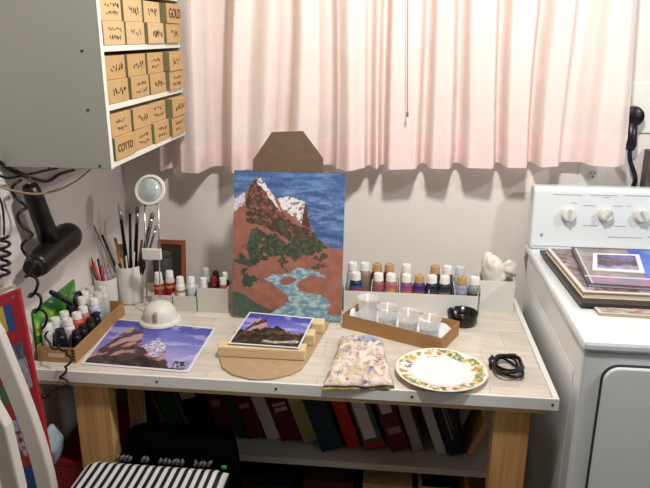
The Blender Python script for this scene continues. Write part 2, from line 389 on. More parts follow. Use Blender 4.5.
# ---------------------------------------------------------------- red album, red box, bag at the far left
alb = thing('scrapbook','big red scrapbook with pasted pictures standing upright behind the white chair','album',(0,0,0))
yA = -.70
def pa(u,v,y=yA): q = at(u,v,1,y); return q
tr = pa(18,289); brr = pa(61,500); tl = Vector((.004,yA,tr.z-.030)); bl = Vector((.004,yA,brr.z))
dz = 0.0
redm = mat('album_red',(176,34,48),.5,noise_amt=.08,nscale=12)
th = Vector((0,.012,0)); ext = (brr-tr)*.42
foot_r = brr+ext+Vector((0,0,0)); foot_r.z = .0; foot_r.x = brr.x+.015; foot_l = Vector((.004,yA,0))
b = MB(); b.hexa([foot_l,foot_r,foot_r+th,foot_l+th,tl,tr,tr+th,tl+th]); b.build('cover',redm,alb,bevel=.003)
b = MB(); b.hexa([tl+Vector((0,.004,.0005)),tr+Vector((-.012,.004,.0005)),tr+Vector((-.012,.011,.0005)),tl+Vector((0,.011,.0005)),tl+Vector((0,.004,.014)),tr+Vector((-.012,.004,.006)),tr+Vector((-.012,.011,.006)),tl+Vector((0,.011,.014))]); b.build('pages',mat('page_edges',(196,186,160),.8),alb)
def patch(nm,pts,fn,n=16):
    P = [pa(u,v,yA-.001) for u,v in pts]
    picture(nm,lambda u,v:(P[0]*(1-u)+P[1]*u)*(1-v)+(P[3]*(1-u)+P[2]*u)*v, fn,n,n,attr_mat('print_matte',.6),alb)
patch('pasted_picture',[(-6,309),(10,304),(16,329),(0,334)],lambda u,v:(36,84,160) if u>.5 else (214,190,80))
patch('pasted_picture',[(10,345),(22,341),(33,386),(24,392)],lambda u,v: mix((60,70,110),(130,120,130),nz(u,v,6,2)+.5) if v<.35 else mix((190,190,200),(110,120,140),nz(u,v,9,3)*1.3+.3),30)
patch('pasted_picture',[(-8,392),(9,384),(13,402),(-4,412)],lambda u,v:mix((60,96,70),(84,110,90),nz(u,v,4,5)+.5))
patch('pasted_picture',[(2,424),(22,418),(32,454),(12,462)],lambda u,v: mix((120,150,190),(200,205,215),nz(u,v,5,1)+.5) if v<.3 else mix((110,60,70),(215,190,195),nz(u,v,7,4)*1.8+.5),30)
patch('pasted_picture',[(18,470),(32,464),(38,488),(24,494)],lambda u,v:mix((20,60,120),(40,90,150),nz(u,v,4,7)+.5))
patch('pasted_picture',[(12,296),(14,295),(14,298),(12,299)],lambda u,v:(150,140,140),2)

t = thing('storage_box','dark red box standing on the floor between the left wall and the bench leg','box',(.012,-.56,0)); MB().box((0,0,0),(.085,.3,.46)).build('body',mat('box_red',(130,16,24),.6),t,bevel=.003)
MB().box((-.001,-.001,.4605),(.086,.301,.475)).build('lid',mat('box_red2',(120,16,22),.6),t,bevel=.002)
b = MB(); rings = []
for j in range(9):
    h = j/8; row = []
    for k in range(20):
        a = 2*PI*k/20; r_ = 1+.6*noise.noise(Vector((math.cos(a)*1.5,math.sin(a)*1.5,h*3)))
        row.append(b.bm.verts.new((.029+.019*math.cos(a)*r_*math.sin(PI*(.12+.8*h)), -.565+.03*math.sin(a)*r_*math.sin(PI*(.12+.8*h)), .477+.105*h)))
    rings.append(row)
for j in range(8):
    for k in range(20): b._f([rings[j][k],rings[j][(k+1)%20],rings[j+1][(k+1)%20],rings[j+1][k]])
b._f(rings[0][::-1]); b._f(rings[-1])
solo(b.build('plastic_bag',mat('pale_blue_plastic',(176,196,204),.35,bump=.8,bscale=30),smooth=True),'crumpled pale blue plastic bag under the left end of the bench','bag')

# ---------------------------------------------------------------- white chair with striped cushion
chw = mat('chair_white',(216,212,204),.5)
ch = thing('chair','white wooden chair with curved back posts at the lower left edge','chair',(0,0,0))
def post(pts, wx, wy):
    b = MB(); rings = []
    for i,p in enumerate(pts):
        t = (Vector(pts[min(i+1,len(pts)-1)])-Vector(pts[max(i-1,0)])).normalized(); nx_ = Vector((t.z,0,-t.x)); p = Vector(p)
        rings.append([b.bm.verts.new(p+nx_*sx*wx/2+Vector((0,sy*wy/2,0))) for sx,sy in ((-1,-1),(1,-1),(1,1),(-1,1))])
    for i in range(len(rings)-1):
        for k in range(4): b._f([rings[i][k],rings[i][(k+1)%4],rings[i+1][(k+1)%4],rings[i+1][k]])
    b._f(rings[0][::-1]); b._f(rings[-1]); return b
def bez(P, n=14):
    out = []
    for i in range(n+1):
        t = i/n; out.append(tuple((1-t)**3*P[0][k]+3*(1-t)**2*t*P[1][k]+3*(1-t)*t*t*P[2][k]+t**3*P[3][k] for k in range(3)))
    return out
yP = -.80
k0 = at(46,488,1,yP); k1 = at(35,440,1,yP); k2 = at(18,395,1,yP); k3 = at(-5,335,1,yP)
far = bez([(k0.x+.005,yP,k0.z-.02),(k1.x+.01,yP,k1.z),(k2.x+.003,yP,k2.z),(k3.x,yP,k3.z)])
post([(k0.x-.03,yP,0),(k0.x-.004,yP,.25)]+far+[(k3.x-.03,yP,k3.z+.07)],.036,.024).build('back_post',chw,ch,bevel=.004,smooth=False)
yQ = -1.02
k0 = at(15,488,1,yQ); k1 = at(0,425,1,yQ)
dx_ = 0
post([(.13,yQ,0),(.15,yQ,.25),(k0.x,yQ,k0.z),(k1.x,yQ,k1.z),(k1.x-.035,yQ,k1.z+.09),(k1.x-.085,yQ,k1.z+.2)],.034,.024).build('back_post',chw,ch,bevel=.004)
MB().box((.185,-1.035,.515),(.55,-.735,.545)).build('seat',chw,ch,bevel=.006)
for x,y in ((.52,-.765),(.52,-1.005)): MB().box((x-.016,y-.016,0),(x+.016,y+.016,.5145)).build('leg',chw,ch,bevel=.003)
# striped cushion
st = bpy.data.materials.new('black_white_stripes'); st.use_nodes = True; nt = st.node_tree; N = nt.nodes; L = nt.links
tc = N.new('ShaderNodeTexCoord'); sx = N.new('ShaderNodeSeparateXYZ'); mm_ = N.new('ShaderNodeMath'); mm_.operation='MULTIPLY'; mm_.inputs[1].default_value = 1/.0175
fr = N.new('ShaderNodeMath'); fr.operation='FRACT'; cr = N.new('ShaderNodeValToRGB'); cr.color_ramp.interpolation = 'LINEAR'
cr.color_ramp.elements[0].position=.42; cr.color_ramp.elements[0].color=(*lin((10,10,12)),1); cr.color_ramp.elements[1].position=.5; cr.color_ramp.elements[1].color=(*lin((205,206,208)),1)
e = cr.color_ramp.elements.new(.93); e.color=(*lin((205,206,208)),1); e = cr.color_ramp.elements.new(.99); e.color=(*lin((10,10,12)),1)
L.new(tc.outputs['Object'],sx.inputs[0]); L.new(sx.outputs['X'],mm_.inputs[0]); L.new(mm_.outputs[0],fr.inputs[0]); L.new(fr.outputs[0],cr.inputs[0]); L.new(cr.outputs[0],N['Principled BSDF'].inputs['Base Color'])
N['Principled BSDF'].inputs['Roughness'].default_value=.35
q0 = at(88,455,1,-.74); q1 = at(229,464,1,-.74)
zc_ = q0.z
cu_ = thing('striped_cushion','black and white striped cushion lying on the seat of the white chair','cushion',(0,0,0))
b = MB(); nx,ny = 60,30; top=[];bot=[]
for j in range(ny+1):
    for i in range(nx+1):
        u,v = i/nx,j/ny; x = q0.x+(q1.x-q0.x)*u; y = -1.0+.26*v; e_ = min(1,min(u,1-u)*14)**.5*min(1,min(v,1-v)*10)**.5
        hh = (zc_-.546)
        top.append(b.bm.verts.new((x,y,.546+hh*(.75+.25*e_)))); bot.append(b.bm.verts.new((x,y,.546+hh*.5*(1-e_)*.8)))
for j in range(ny):
    for i in range(nx):
        a = j*(nx+1)+i; b._f([top[a],top[a+1],top[a+nx+2],top[a+nx+1]]); b._f([bot[a+nx+1],bot[a+nx+2],bot[a+1],bot[a]])
def edge(l): 
    for a,c in zip(l,l[1:]): b._f([top[a],bot[a],bot[c],top[c]])
edge([i for i in range(nx+1)]); edge([ny*(nx+1)+i for i in range(nx,-1,-1)]); edge([j*(nx+1) for j in range(ny,-1,-1)]); edge([j*(nx+1)+nx for j in range(ny+1)])
b.build('cushion_body',st,cu_,smooth='auto')
b = MB(); rnd = random.Random(5)
for k in range(22):
    x = q0.x+.06+k*.0098
    if k in (4,5,8,9,16,17): continue
    h = .001+.003*rnd.random(); b.tube([(x,-.7365,zc_-.012),(x+.004,-.735,zc_-.006+h*.6),(x+.010*rnd.random(),-.730,zc_-.004+h)],[.003,.0045,.002],6)
b.build('fringe',mat('silver_fringe',(88,92,95),.4,.2),cu_,smooth=True,label='silvery knotted fringe along the far edge')
MB().box((q1.x-.016,-.742,zc_-.010),(q1.x-.006,-.738,zc_-.004)).build('tag',mat('green_tag',(40,160,90),.5),cu_,label='small green tag')

# ---------------------------------------------------------------- painting and easel
th_ = .2032; pY = -.243; pX = .4174; PW_, PH_ = .305, .405; bz = .7565
ez = Vector((0,math.sin(th_),math.cos(th_))); ex = Vector((1,0,0)); en = ex.cross(ez)  # toward room: -y
pt = thing('painting','unfinished acrylic mountain landscape in blue and terracotta leaning on the brown easel','painting',(pX,pY,bz))
def PC(x, y): return ((x-14)/324,(y-32)/453)
def pol(*p): return [PC(*q) for q in p]
LAND = pol((5,165),(30,140),(45,112),(62,72),(78,56),(92,52),(130,105),(150,122),(172,105),(225,125),(240,200),(265,235),(300,262),(345,262),(345,490),(5,490))
ROCK = pol((48,118),(62,72),(78,56),(100,75),(150,150),(190,190),(240,205),(292,262),(230,268),(150,225),(100,200),(50,190))
SN1 = pol((80,66),(92,52),(130,105),(152,152),(135,135),(108,95)); SNL = pol((5,125),(30,108),(50,98),(44,135),(5,165)); SN2 = pol((145,115),(172,105),(224,123),(216,190),(196,170),(175,158),(158,148))
RB = pol((224,123),(242,205),(214,192))
TREE = pol((60,212),(85,210),(110,225),(150,222),(180,250),(235,228),(295,256),(265,275),(235,285),(205,300),(175,335),(150,315),(105,305),(75,330),(45,345),(5,345),(5,318),(35,290),(50,262),(62,240))
TR2 = pol((42,340),(88,362),(66,402),(45,392)); BLG = pol((5,405),(45,412),(85,440),(120,458),(170,462),(200,450),(180,478),(160,490),(5,490))
RIV = pol((108,362),(135,350),(175,345),(205,325),(240,328),(290,345),(287,353),(240,346),(215,365),(203,382),(215,396),(290,412),(305,430),(295,465),(250,490),(130,490),(130,470),(185,430),(175,410),(150,390),(135,378))
ISL = pol((152,368),(178,354),(207,362),(190,376),(165,380)); BRB = pol((265,462),(300,468),(345,472),(345,490),(255,490)); SPR = pol((255,290),(292,276),(288,296),(258,304)); SPR2 = pol((245,318),(290,310),(285,322),(250,324))
def art(u, v):
    n = nz(u,v*1.4,14,1); n2 = nz(u,v*1.4,40,2); uu = u+.010*n2; vv = v+.008*nz(u,v,40,5)
    c = mix((62,90,142),(104,132,176), .45+1.1*nz(u*.5,v*3,9,3)+.3*n2)
    if 0.10<v<.4 and nz(u*1.0,v*5,7,9) > .22: c = mix(c,(150,170,198),.45)
    if inpoly(uu,vv,LAND): c = mix((152,98,82),(166,110,92),.5+n*1.2)
    if inpoly(uu,vv,ROCK): c = mix((88,60,52),(150,100,84),.25+1.6*n2) if n2 > -.1 else (72,58,52)
    if inpoly(uu,vv,ROCK) and v > .33 and n > -.05: c = mix((58,72,52),(90,86,66),.5+n2)
    if inpoly(uu,vv,SNL): c = mix((214,214,220),(170,150,160),n2+.2)
    if inpoly(uu,vv,SN1) or inpoly(uu,vv,SN2): c = (226,226,228) if n2 > -.28 else (150,120,112)
    if inpoly(uu,vv,RB): c = (96,58,46)
    tu, tv = u+.03*n2, v+.025*nz(u,v,26,8)
    if inpoly(tu,tv,TREE) and nz(u,v*1.3,9,11) > -.30: c = mix((56,66,54),(84,92,72),.5+n2*1.5)
    if inpoly(tu,tv,TR2): c = (62,80,62)
    if inpoly(tu,tv,SPR) or inpoly(tu,tv,SPR2): c = (82,78,60)
    if inpoly(uu,vv,BLG): c = mix((66,88,74),(84,100,82),.5+n2)
    if inpoly(uu,vv,RIV): c = mix((110,148,164),(176,202,208),.45+1.3*nz(u*2+v,v*5,9,6))
    if inpoly(uu,vv,ISL): c = (154,98,82)
    if inpoly(uu,vv,BRB): c = mix((96,142,170),(150,190,205),.5+n2)
    if v < .006: c = (70,84,110)
    return c
picture('painted_face',lambda u,v: ex*(u*PW_)+ez*((1-v)*PH_)+en*.0026,art,200,270,attr_mat('acrylic',.5,bump=.12),pt)
b = MB(); M = frame_from((0,0,0),ex,ez)
b.box((0,0,-.0025),(PW_,PH_,.0025),M); b.build('canvas_board',mat('board_edge',(150,110,100),.8),pt)

hb = mat('hardboard',(108,86,68),.75,noise_amt=.14,nscale=60); hb2 = mat('hardboard_base',(182,154,122),.6,noise_amt=.10,nscale=50)
ea = thing('tabletop_easel','brown hardboard tabletop easel with a rounded base and pine cross bars','easel',(0,0,0))
# back board: parallel to the painting, just behind it
o0 = Vector((pX,pY,bz))-en*.0065
def bp_(u,v):
    d = _F+_R2*((u-325)/FPX)-_U2*((v-244)/FPX); t = (o0-CAM).dot(en)/d.dot(en); q = CAM+d*t-o0; return (q.dot(ex),q.dot(ez))
hexp = [bp_(253,165),bp_(253,160),bp_(272,132),bp_(303,131),bp_(323,158),bp_(323.5,165)]
xl, xr = hexp[0][0], hexp[-1][0]
poly = [(xl,-.004),(xr,-.004)]+[hexp[5],hexp[4],hexp[3],hexp[2],hexp[1],hexp[0]]
M = frame_from(o0,ex,ez); MB().prism(poly,-.0025,.0025,M).build('back_board',hb,ea,bevel=.0008)
# base plate outline on the bench
bo = [desk(u,v,.755) for u,v in ((219,357),(222,367),(232,374),(252,379),(272,378.5),(290,374),(301,369),(309,358),(318,342),(327,328),(331,318))]
bo = [(q.x,q.y) for q in bo]
xc = sum(q[0] for q in bo[:1])
bo = bo+[(bo[-1][0]-.01,-.10),(bo[0][0]+.02,-.10)]
MB().prism(bo,.7502,.7552).build('base_board',hb2,ea,bevel=.001)
lp = [desk(u,v,.757) for u,v in ((219,358),(304,361))]
# three cross bars rising towards the painting
bars = [(.440,.655,-.490,.7555,.784),(.460,.667,-.405,.7555,.786),(.492,.683,-.330,.7555,.783)]
for x0,x1,y,z0,z1 in bars:
    MB().box((x0,y,z0),(x1,y+.040,z1)).build('cross_bar',pine_x,ea,bevel=.003)
MB().box((.50,-.4495,.7555),(.53,-.4055,.780)).build('spacer',pine_x,ea)

# photographs
def photo_fn(ground, snowy, foam):
    G = [(0,.92),(.05,.72),(.10,.58),(.15,.38),(.19,.22),(.22,.12),(.25,.18),(.28,.26),(.31,.17),(.35,.20),(.37,.34),(.40,.48),(.45,.55),(.50,.43),(.54,.34),(.58,.43),(.64,.46),(.67,.58),(.72,.76),(.80,.94),(1,.97),(1,1.1),(0,1.1)]
    S = [(.43,.56),(.50,.43),(.54,.34),(.58,.43),(.64,.46),(.67,.60),(.64,.76),(.56,.74),(.50,.64)]
    K = [(0,.90),(.10,.80),(.22,.82),(.34,.74),(.46,.70),(.58,.80),(.70,.86),(.82,.96),(1,.98),(1,1.1),(0,1.1)]
    def f(u, v):
        bd = .022
        if u < bd or u > 1-bd or v < .03 or v > 1-.03: return (232,232,236)
        n = nz(u,v,12,3); n2 = nz(u,v,36,4)
        c = mix(mix((56,66,160),(104,108,200),v*2.2),(176,168,218),(v-.3)*1.6+.35*nz(u*.6,v*1.6,4,2))
        if nz(u*.9+v*.3,v*2.2,3.2,9) > .18: c = mix(c,(214,196,226),.55)
        uu, vv = u+.01*n2, v+.015*n
        if inpoly(uu,vv,G): c = mix((76,52,60),(190,150,146),.50+2.6*nz((u+v*.8)*1.5,(v-u*.8)*.6,8,6)+.5*n2)
        if inpoly(uu,vv,S): c = mix((150,140,180),(230,226,238),.5+1.6*n2)
        if inpoly(uu,vv,K): c = mix((40,32,38),(88,70,68),.35+1.2*nz(u,v*2,10,8))
        if snowy and .82<u<.95 and .80<v<.97 and n2 > -.1: c = (48,58,44)
        if foam:
            if v > .50+.10*math.sin(u*9)+.1*n: c = mix((34,32,30),(84,74,52),.3+1.4*n)
            if .45<u<.95 and abs(v-(.88-.2*abs(u-.62))) < .035+.02*n: c = mix((200,210,215),(140,120,90),.5+n2)
            if u>.5 and v>.52 and v<.62 and n2>.05: c=(120,84,50)
        return c
    return f
gl = attr_mat('photo_gloss',.28,coat=.2)
def sheet(name,label,cat,P,fn,nu,nv,curl=0,thick=.0006,group=None):
    """P: four corners TL TR BR BL as points"""
    c0 = (P[0]+P[1]+P[2]+P[3])/4; t = thing(name,label,cat,c0,group=group); Q = [p-c0 for p in P]
    def cf(u,v):
        p = (Q[0]*(1-u)+Q[1]*u)*(1-v)+(Q[3]*(1-u)+Q[2]*u)*v
        return p+Vector((0,0,curl*((2*v-1)**2)*(1-u*.5)+.0004))
    picture('print',cf,fn,nu,nv,gl,t)
    b = MB(); n = 12; g=[]
    for j in range(n+1):
        for i in range(n+1):
            g.append((b.bm.verts.new(cf(i/n,j/n)-Vector((0,0,.0003))),b.bm.verts.new(cf(i/n,j/n)-Vector((0,0,.0003+thick)))))
    for j in range(n):
        for i in range(n):
            a=j*(n+1)+i; b._f([g[a][0],g[a+1][0],g[a+n+2][0],g[a+n+1][0]]); b._f([g[a][1],g[a+n+1][1],g[a+n+2][1],g[a+1][1]])
    b.build('paper_backing',paperw,t,smooth=True); return t
P = [desk(u,v,.7515) for u,v in ((117,318.5),(216,328),(188,372.5),(81,364))]
sheet('photo_print','large glossy photo print of purple mountains lying at the left of the bench','photo',P,photo_fn(1,1,0),170,110)
# the smaller print lies on the cross bars
zf, zb = .7885, .7955
P = [desk(249.5,312,zb+.003),desk(314,318,zb+.003),desk(299,348.5,zf),desk(228,343.5,zf)]
sheet('photo_print','small mountain and lake photo print propped on the easel cross bars','photo',P,photo_fn(0,0,1),110,80)

# ---------------------------------------------------------------- bottles
def rgb(c): return '%02x%02x%02x'%tuple(c)
def bottle(x,y,z,body,cap,label,band=None,r=.0165,h=.095,group=None,rot=None,name='paint_bottle',cat='bottle'):
    t = thing(name,label,cat,(x,y,z),group=group,rot=rot)
    s = h/.095
    MB().lathe([(r*.9,0),(r,.003*s),(r,.066*s),(r*.95,.0715*s),(r*.72,.0765*s),(r*.6,.0772*s)],seg=20).build('bottle_body',mat('b_'+rgb(body),body,.35),t,smooth='auto')
    MB().lathe([(r*.84,.0774*s),(r*.80,.081*s),(r*.76,.093*s),(r*.70,.095*s),(r*.30,.0952*s),(r*.26,.0925*s)],seg=18).build('cap',mat('k_'+rgb(cap),cap,.45),t,smooth='auto')
    if band:
        b1,b2 = band
        MB().lathe([(r*1.025,.025*s),(r*1.025,.064*s)],seg=20,cap0=False,cap1=False).build('paper_label',mat('l_'+rgb(b1),b1,.6),t,smooth=True)
        b = MB(); 
        b.lathe([(r*1.04,.050*s),(r*1.04,.057*s)],seg=20,cap0=False,cap1=False); b.build('label_stripe',mat('l_'+rgb(b2),b2,.6),t,smooth=True)
    return t
WH=(232,232,226); TAN=(190,152,100)
# right tray
rt = thing('bottle_tray','long white card tray with dividers full of paint bottles, right of the painting','tray',(0,0,0))
tx0,tx1,ty0,ty1,tz = .722,1.098,-.160,-.055,.064
cw = mat('white_card',(228,227,222),.6)
MB().box((tx0,ty0,.7503),(tx1,ty1,.7523)).build('tray_floor',cw,rt)
MB().box((tx0,ty0-.002,.7503),(tx1,ty0-.0002,.75+tz)).build('front_panel',cw,rt)
MB().box((tx0,ty1+.0002,.7503),(tx1,ty1+.002,.75+tz+.01)).build('back_panel',cw,rt)
dvs = [0,.0775,.157,.239,.311,tx1-tx0-.0018]
for k,d in enumerate(dvs): MB().box((tx0+d,ty0,.7525),(tx0+d+.0018,ty1,.75+tz+.012)).build('divider',cw,rt)
GR='craft paint bottles in the long white tray'
RB_ = [ # u of cap, row(front 0/back 1), body, cap, band, label
 (344,0,(150,196,198),WH,None,'pale turquoise bottle with white cap, right beside the painting'),
 (356,0,(30,48,82),WH,((60,90,150),(190,50,50)),'navy bottle with white cap at the left end of the long white tray'),
 (350,1,(190,200,198),WH,None,'white-capped pale bottle behind the navy one at the tray left end'),
 (359,1,(150,130,110),WH,None,'white-capped beige bottle in the back row, second from the left'),
 (371,1,(84,40,36),TAN,None,'dark brown bottle with tan cap, tallest at the back of the second compartment'),
 (374,0,(150,84,92),WH,None,'dusty pink bottle with white cap, left of the rose one'),
 (384,0,(176,96,102),WH,((188,110,116),(214,170,60)),'rose pink bottle with white cap at the front of the second compartment'),
 (385,1,(96,50,40),TAN,None,'brown bottle with tan cap behind the rose pink one'),
 (401,0,(130,78,120),WH,((150,90,130),(206,120,80)),'mauve bottle with white cap in the third compartment'),
 (412,0,(74,40,110),TAN,((90,50,130),(150,100,60)),'deep purple bottle with tan cap'),
 (402,1,(190,170,180),WH,None,'white-capped pale lilac bottle behind the mauve one'),
 (429,0,(34,38,50),WH,((44,50,66),(80,84,92)),'black-blue bottle with white cap, left of a matching one'),
 (441,0,(38,42,56),WH,((60,62,74),(150,120,80)),'black-blue bottle with white cap, right of a matching one'),
 (431,1,(70,62,56),TAN,None,'tan-capped dark bottle at the back of the fourth compartment'),
 (441,1,(80,84,92),WH,None,'white-capped grey bottle at the back of the fourth compartment'),
 (456,0,(150,150,176),TAN,((170,170,190),(140,140,160)),'grey-lilac bottle with tan cap in the last compartment'),
 (458,1,(190,196,200),(200,206,210),None,'clear-capped grey bottle at the back of the last compartment'),
 (469,0,(140,148,140),WH,((120,128,124),(60,64,64)),'grey-green bottle with white cap at the right end of the tray'),
]
used = []
for (u,row,body,cap,band,lb) in RB_:
    y = ty0+.021 if row == 0 else ty1-.0215
    hh = .110 if row==0 else .118
    q = at(u,272,1,y); x = q.x; r_ = .0176
    # keep clear of the dividers and of the neighbours in the row
    for d in dvs:
        dd = tx0+d+.0009
        if abs(x-dd) < r_+.0010: x = dd+(r_+.0010)*(1 if x>dd else -1)
    for (xx,rr) in used:
        if rr == row and abs(x-xx) < 2*r_+.0004: x = xx+(2*r_+.0004)
    used.append((x,row))
    bottle(x,y,.7525,body,cap,lb,band,r=r_,h=hh,group=GR)

# white box with plastic bag
pbx = thing('white_box','square white card box holding a crumpled plastic bag, right of the bottle tray','box',(0,0,0))
bx0,bx1,by0,by1 = 1.108,1.203,-.108,-.03
MB().box((bx0,by0,.7503),(bx1,by1,.7523)).build('box_floor',cw,pbx)
for lo,hi in (((bx0,by0-.002,.7503),(bx1,by0,.842)),((bx0,by1,.7503),(bx1,by1+.002,.842)),((bx0-.002,by0-.002,.7503),(bx0,by1+.002,.842)),((bx1,by0-.002,.7503),(bx1+.002,by1+.002,.842))):
    MB().box(lo,hi).build('box_wall',cw,pbx)
def blob(name,material,c,rad,amp,fs,seed,parent=None,seg=48,rings_=28,shape=None):
    b = MB(); rows=[]
    for j in range(rings_+1):
        ph = PI*j/rings_; row=[]
        for k in range(seg):
            a = 2*PI*k/seg; d = Vector((math.sin(ph)*math.cos(a),math.sin(ph)*math.sin(a),-math.cos(ph)))
            n = 1+amp*(abs(noise.noise(d*fs+Vector((seed,0,0))))*2-.6)+amp*.5*noise.noise(d*fs*2.5+Vector((0,seed,0)))
            p = Vector((d.x*rad[0],d.y*rad[1],d.z*rad[2]))*n
            if shape: p = shape(p,d)
            row.append(b.bm.verts.new(Vector(c)+p))
        rows.append(row)
    for j in range(rings_):
        for k in range(seg): b._f([rows[j][k],rows[j][(k+1)%seg],rows[j+1][(k+1)%seg],rows[j+1][k]])
    bmesh.ops.remove_doubles(b.bm,verts=b.bm.verts,dist=1e-5)
    return b.build(name,material,parent,smooth=True)
plast = mat('milky_plastic',(226,222,208),.3,bump=.5,bscale=22,spec=.6)
pbg = thing('plastic_bag','crumpled milky plastic bag bulging out of the square white box','bag',(0,0,0))
blob('bag_body',plast,(1.152,-.068,.842),(.042,.034,.056),.13,1.7,3.1,pbg,shape=lambda p,d: Vector((p.x*(.8 if d.z<.25 else .8+.2*min(1,(d.z-.25)*3)),p.y*(.8 if d.z<.25 else .8+.2*min(1,(d.z-.25)*3)),p.z))+Vector((-.012*max(d.z,0),0,.018*max(d.z,0)*(1 if d.x<0 else .3))))
b = MB(); hub = Vector((1.172,-.072,.868)); rim=[]
for k in range(9):
    a = -.9+k*.28; rim.append(hub+Vector((.036*math.cos(a)+.008,-.006*math.sin(k*1.1),.030*math.sin(a)+.002*math.cos(k*3))))
vs=[b.bm.verts.new(p) for p in rim]; hv=b.bm.verts.new(hub+Vector((-.02,0,0)))
for a,c in zip(vs,vs[1:]): b._f([hv,a,c])
o = b.build('bag_flap',plast,pbg,smooth=True); md=o.modifiers.new('s','SOLIDIFY'); md.thickness=.002

# ashtray
q = desk(463,318); ash = thing('ashtray','round black glass ashtray with rim notches beside the cup tray','ashtray',(1.053,-.209,.7502))
bl = mat('black_glass',(5,5,6),.22)
o = MB().lathe([(.024,0),(.033,.001),(.039,.012),(.042,.034),(.0415,.036),(.037,.035),(.035,.013),(.028,.008),(.001,.0075)],seg=48,cap1=False).build('bowl',bl,ash,smooth=True)
for a in (2.6,4.6,.6):
    b = MB(); b.tube([(.026*math.cos(a),.026*math.sin(a),.034),(.05*math.cos(a),.05*math.sin(a),.036)],.005,10)
    c_ = b.build('rest_groove',mat('notch_dark',(26,26,28),.2),ash,smooth=True)
    c_.scale=(.0,.0,.0) if False else (1,1,1); 
    bpy.data.objects.remove(c_)
me = o.data
for v_ in me.vertices:
    if v_.co.z > .03:
        a = math.atan2(v_.co.y,v_.co.x)
        for an in (2.2,-.2,-2.0):
            d = abs((a-an+PI)%(2*PI)-PI)
            if d < .13: v_.co.z -= .006*(1-d/.13)**.5

# cup tray
ang = -.445
ct = thing('cup_tray','low open cardboard tray holding plastic cups and tissues','tray',(.73,-.272,.7502),ang)
tw,td,thh = .282,.118,.040; inn = mat('card_inside',(214,200,178),.8)
MB().box((0,0,0),(tw,td,.002)).build('tray_floor',inn,ct)
for lo,hi in (((0,-.002,0),(tw,0,thh)),((0,td,0),(tw,td+.002,thh)),((-.002,-.002,0),(0,td+.002,thh)),((tw,-.002,0),(tw+.002,td+.002,thh))):
    MB().box(lo,hi).build('tray_wall',card,ct)
cup = bpy.data.materials.new('cup_plastic'); cup.use_nodes=True
nt=cup.node_tree; N=nt.nodes; L=nt.links; b_=N['Principled BSDF']; b_.inputs['Base Color'].default_value=(.85,.86,.86,1); b_.inputs['Roughness'].default_value=.15; b_.inputs['Alpha'].default_value=.33
wat = mat('cloudy_water',(206,208,206),.12)
wat2 = mat('milky_paint_water',(222,220,212),.15)
wc = [(366,.070,.030,'clear plastic cup, tallest and leftmost in the cardboard tray'),(392,.058,.028,'clear plastic cup of cloudy water, second from the left in the cardboard tray'),(416,.058,.034,'clear plastic cup of milky water, third from the left in the cardboard tray'),(437,.056,.030,'clear plastic cup of cloudy water at the right end of the cardboard tray')]
Rm = Matrix.Rotation(ang,4,'Z'); Rm.translation = Vector((.73,-.272,.7502))
for i,(u,hc,wl_,lb) in enumerate(wc):
    lx = (.044,.106,.168,.2285)[i]; ly = (.060,.056,.052,.050)[i]
    w_ = Rm@Vector((lx,ly,.0054)); t = thing('plastic_cup',lb,'cup',w_,group='plastic cups in the cardboard tray')
    r0,r1 = .0225,.0295
    MB().lathe([(.001,.0),(r0,.0),(r1,hc),(r1+.0014,hc+.0006),(r1+.0012,hc+.002),(r1-.0005,hc+.0016),(r0-.001,.0012),(.001,.0014)],seg=32,cap0=False,cap1=False).build('cup_wall',cup,t,smooth=True)
    rw = r0+(r1-r0)*wl_/hc
    if i: MB().lathe([(r0-.0016,.0018),(rw-.0012,wl_)],seg=32).build('water',wat2 if i==2 else wat,t,smooth='auto')
    else: MB().lathe([(r0-.0016,.0018),(rw-.0012,.012)],seg=32).build('water',wat,t,smooth='auto')
lin_ = MB(); g = []
for j in range(25):
    for i in range(49):
        x = .003+(tw-.006)*i/48; y = .003+(td-.006)*j/24; ed = min(i,48-i)/3; ed2 = min(j,24-j)/3
        up = max(0,1-min(ed,ed2))*(.018+.012*noise.noise(Vector((x*30,y*30,2))))
        g.append(lin_.bm.verts.new((x,y,.0036+.0012*noise.noise(Vector((x*60,y*60,5)))+up)))
for j in range(24):
    for i in range(48): a = j*49+i; lin_._f([g[a],g[a+1],g[a+50],g[a+49]])
tl_ = lin_.build('paper_towel',mat('towel_paper',(232,236,240),.85,bump=.4,bscale=50),smooth=True); tl_.location = (.73,-.272,.7502); tl_.rotation_euler = (0,0,ang)
solo(tl_,'white paper towel lining the cardboard cup tray','paper towel')
tis = mat('tissue',(236,240,244),.8,bump=.5,bscale=40)
for i,(lx,ly,w1,h1,rz,lb) in enumerate(((.0115,.030,.022,.040,.2,'crumpled white tissue at the left end of the cup tray'),)):
    w_ = Rm@Vector((lx,ly,.003)); t = blob('tissue',tis,(0,0,0),(.006,.020,.018),.25,3,i*3+1.1)
    t.location = w_+Vector((0,0,.026)); t.rotation_euler=(0,(.0,.25)[i],ang+rz); solo(t,lb,'tissue')
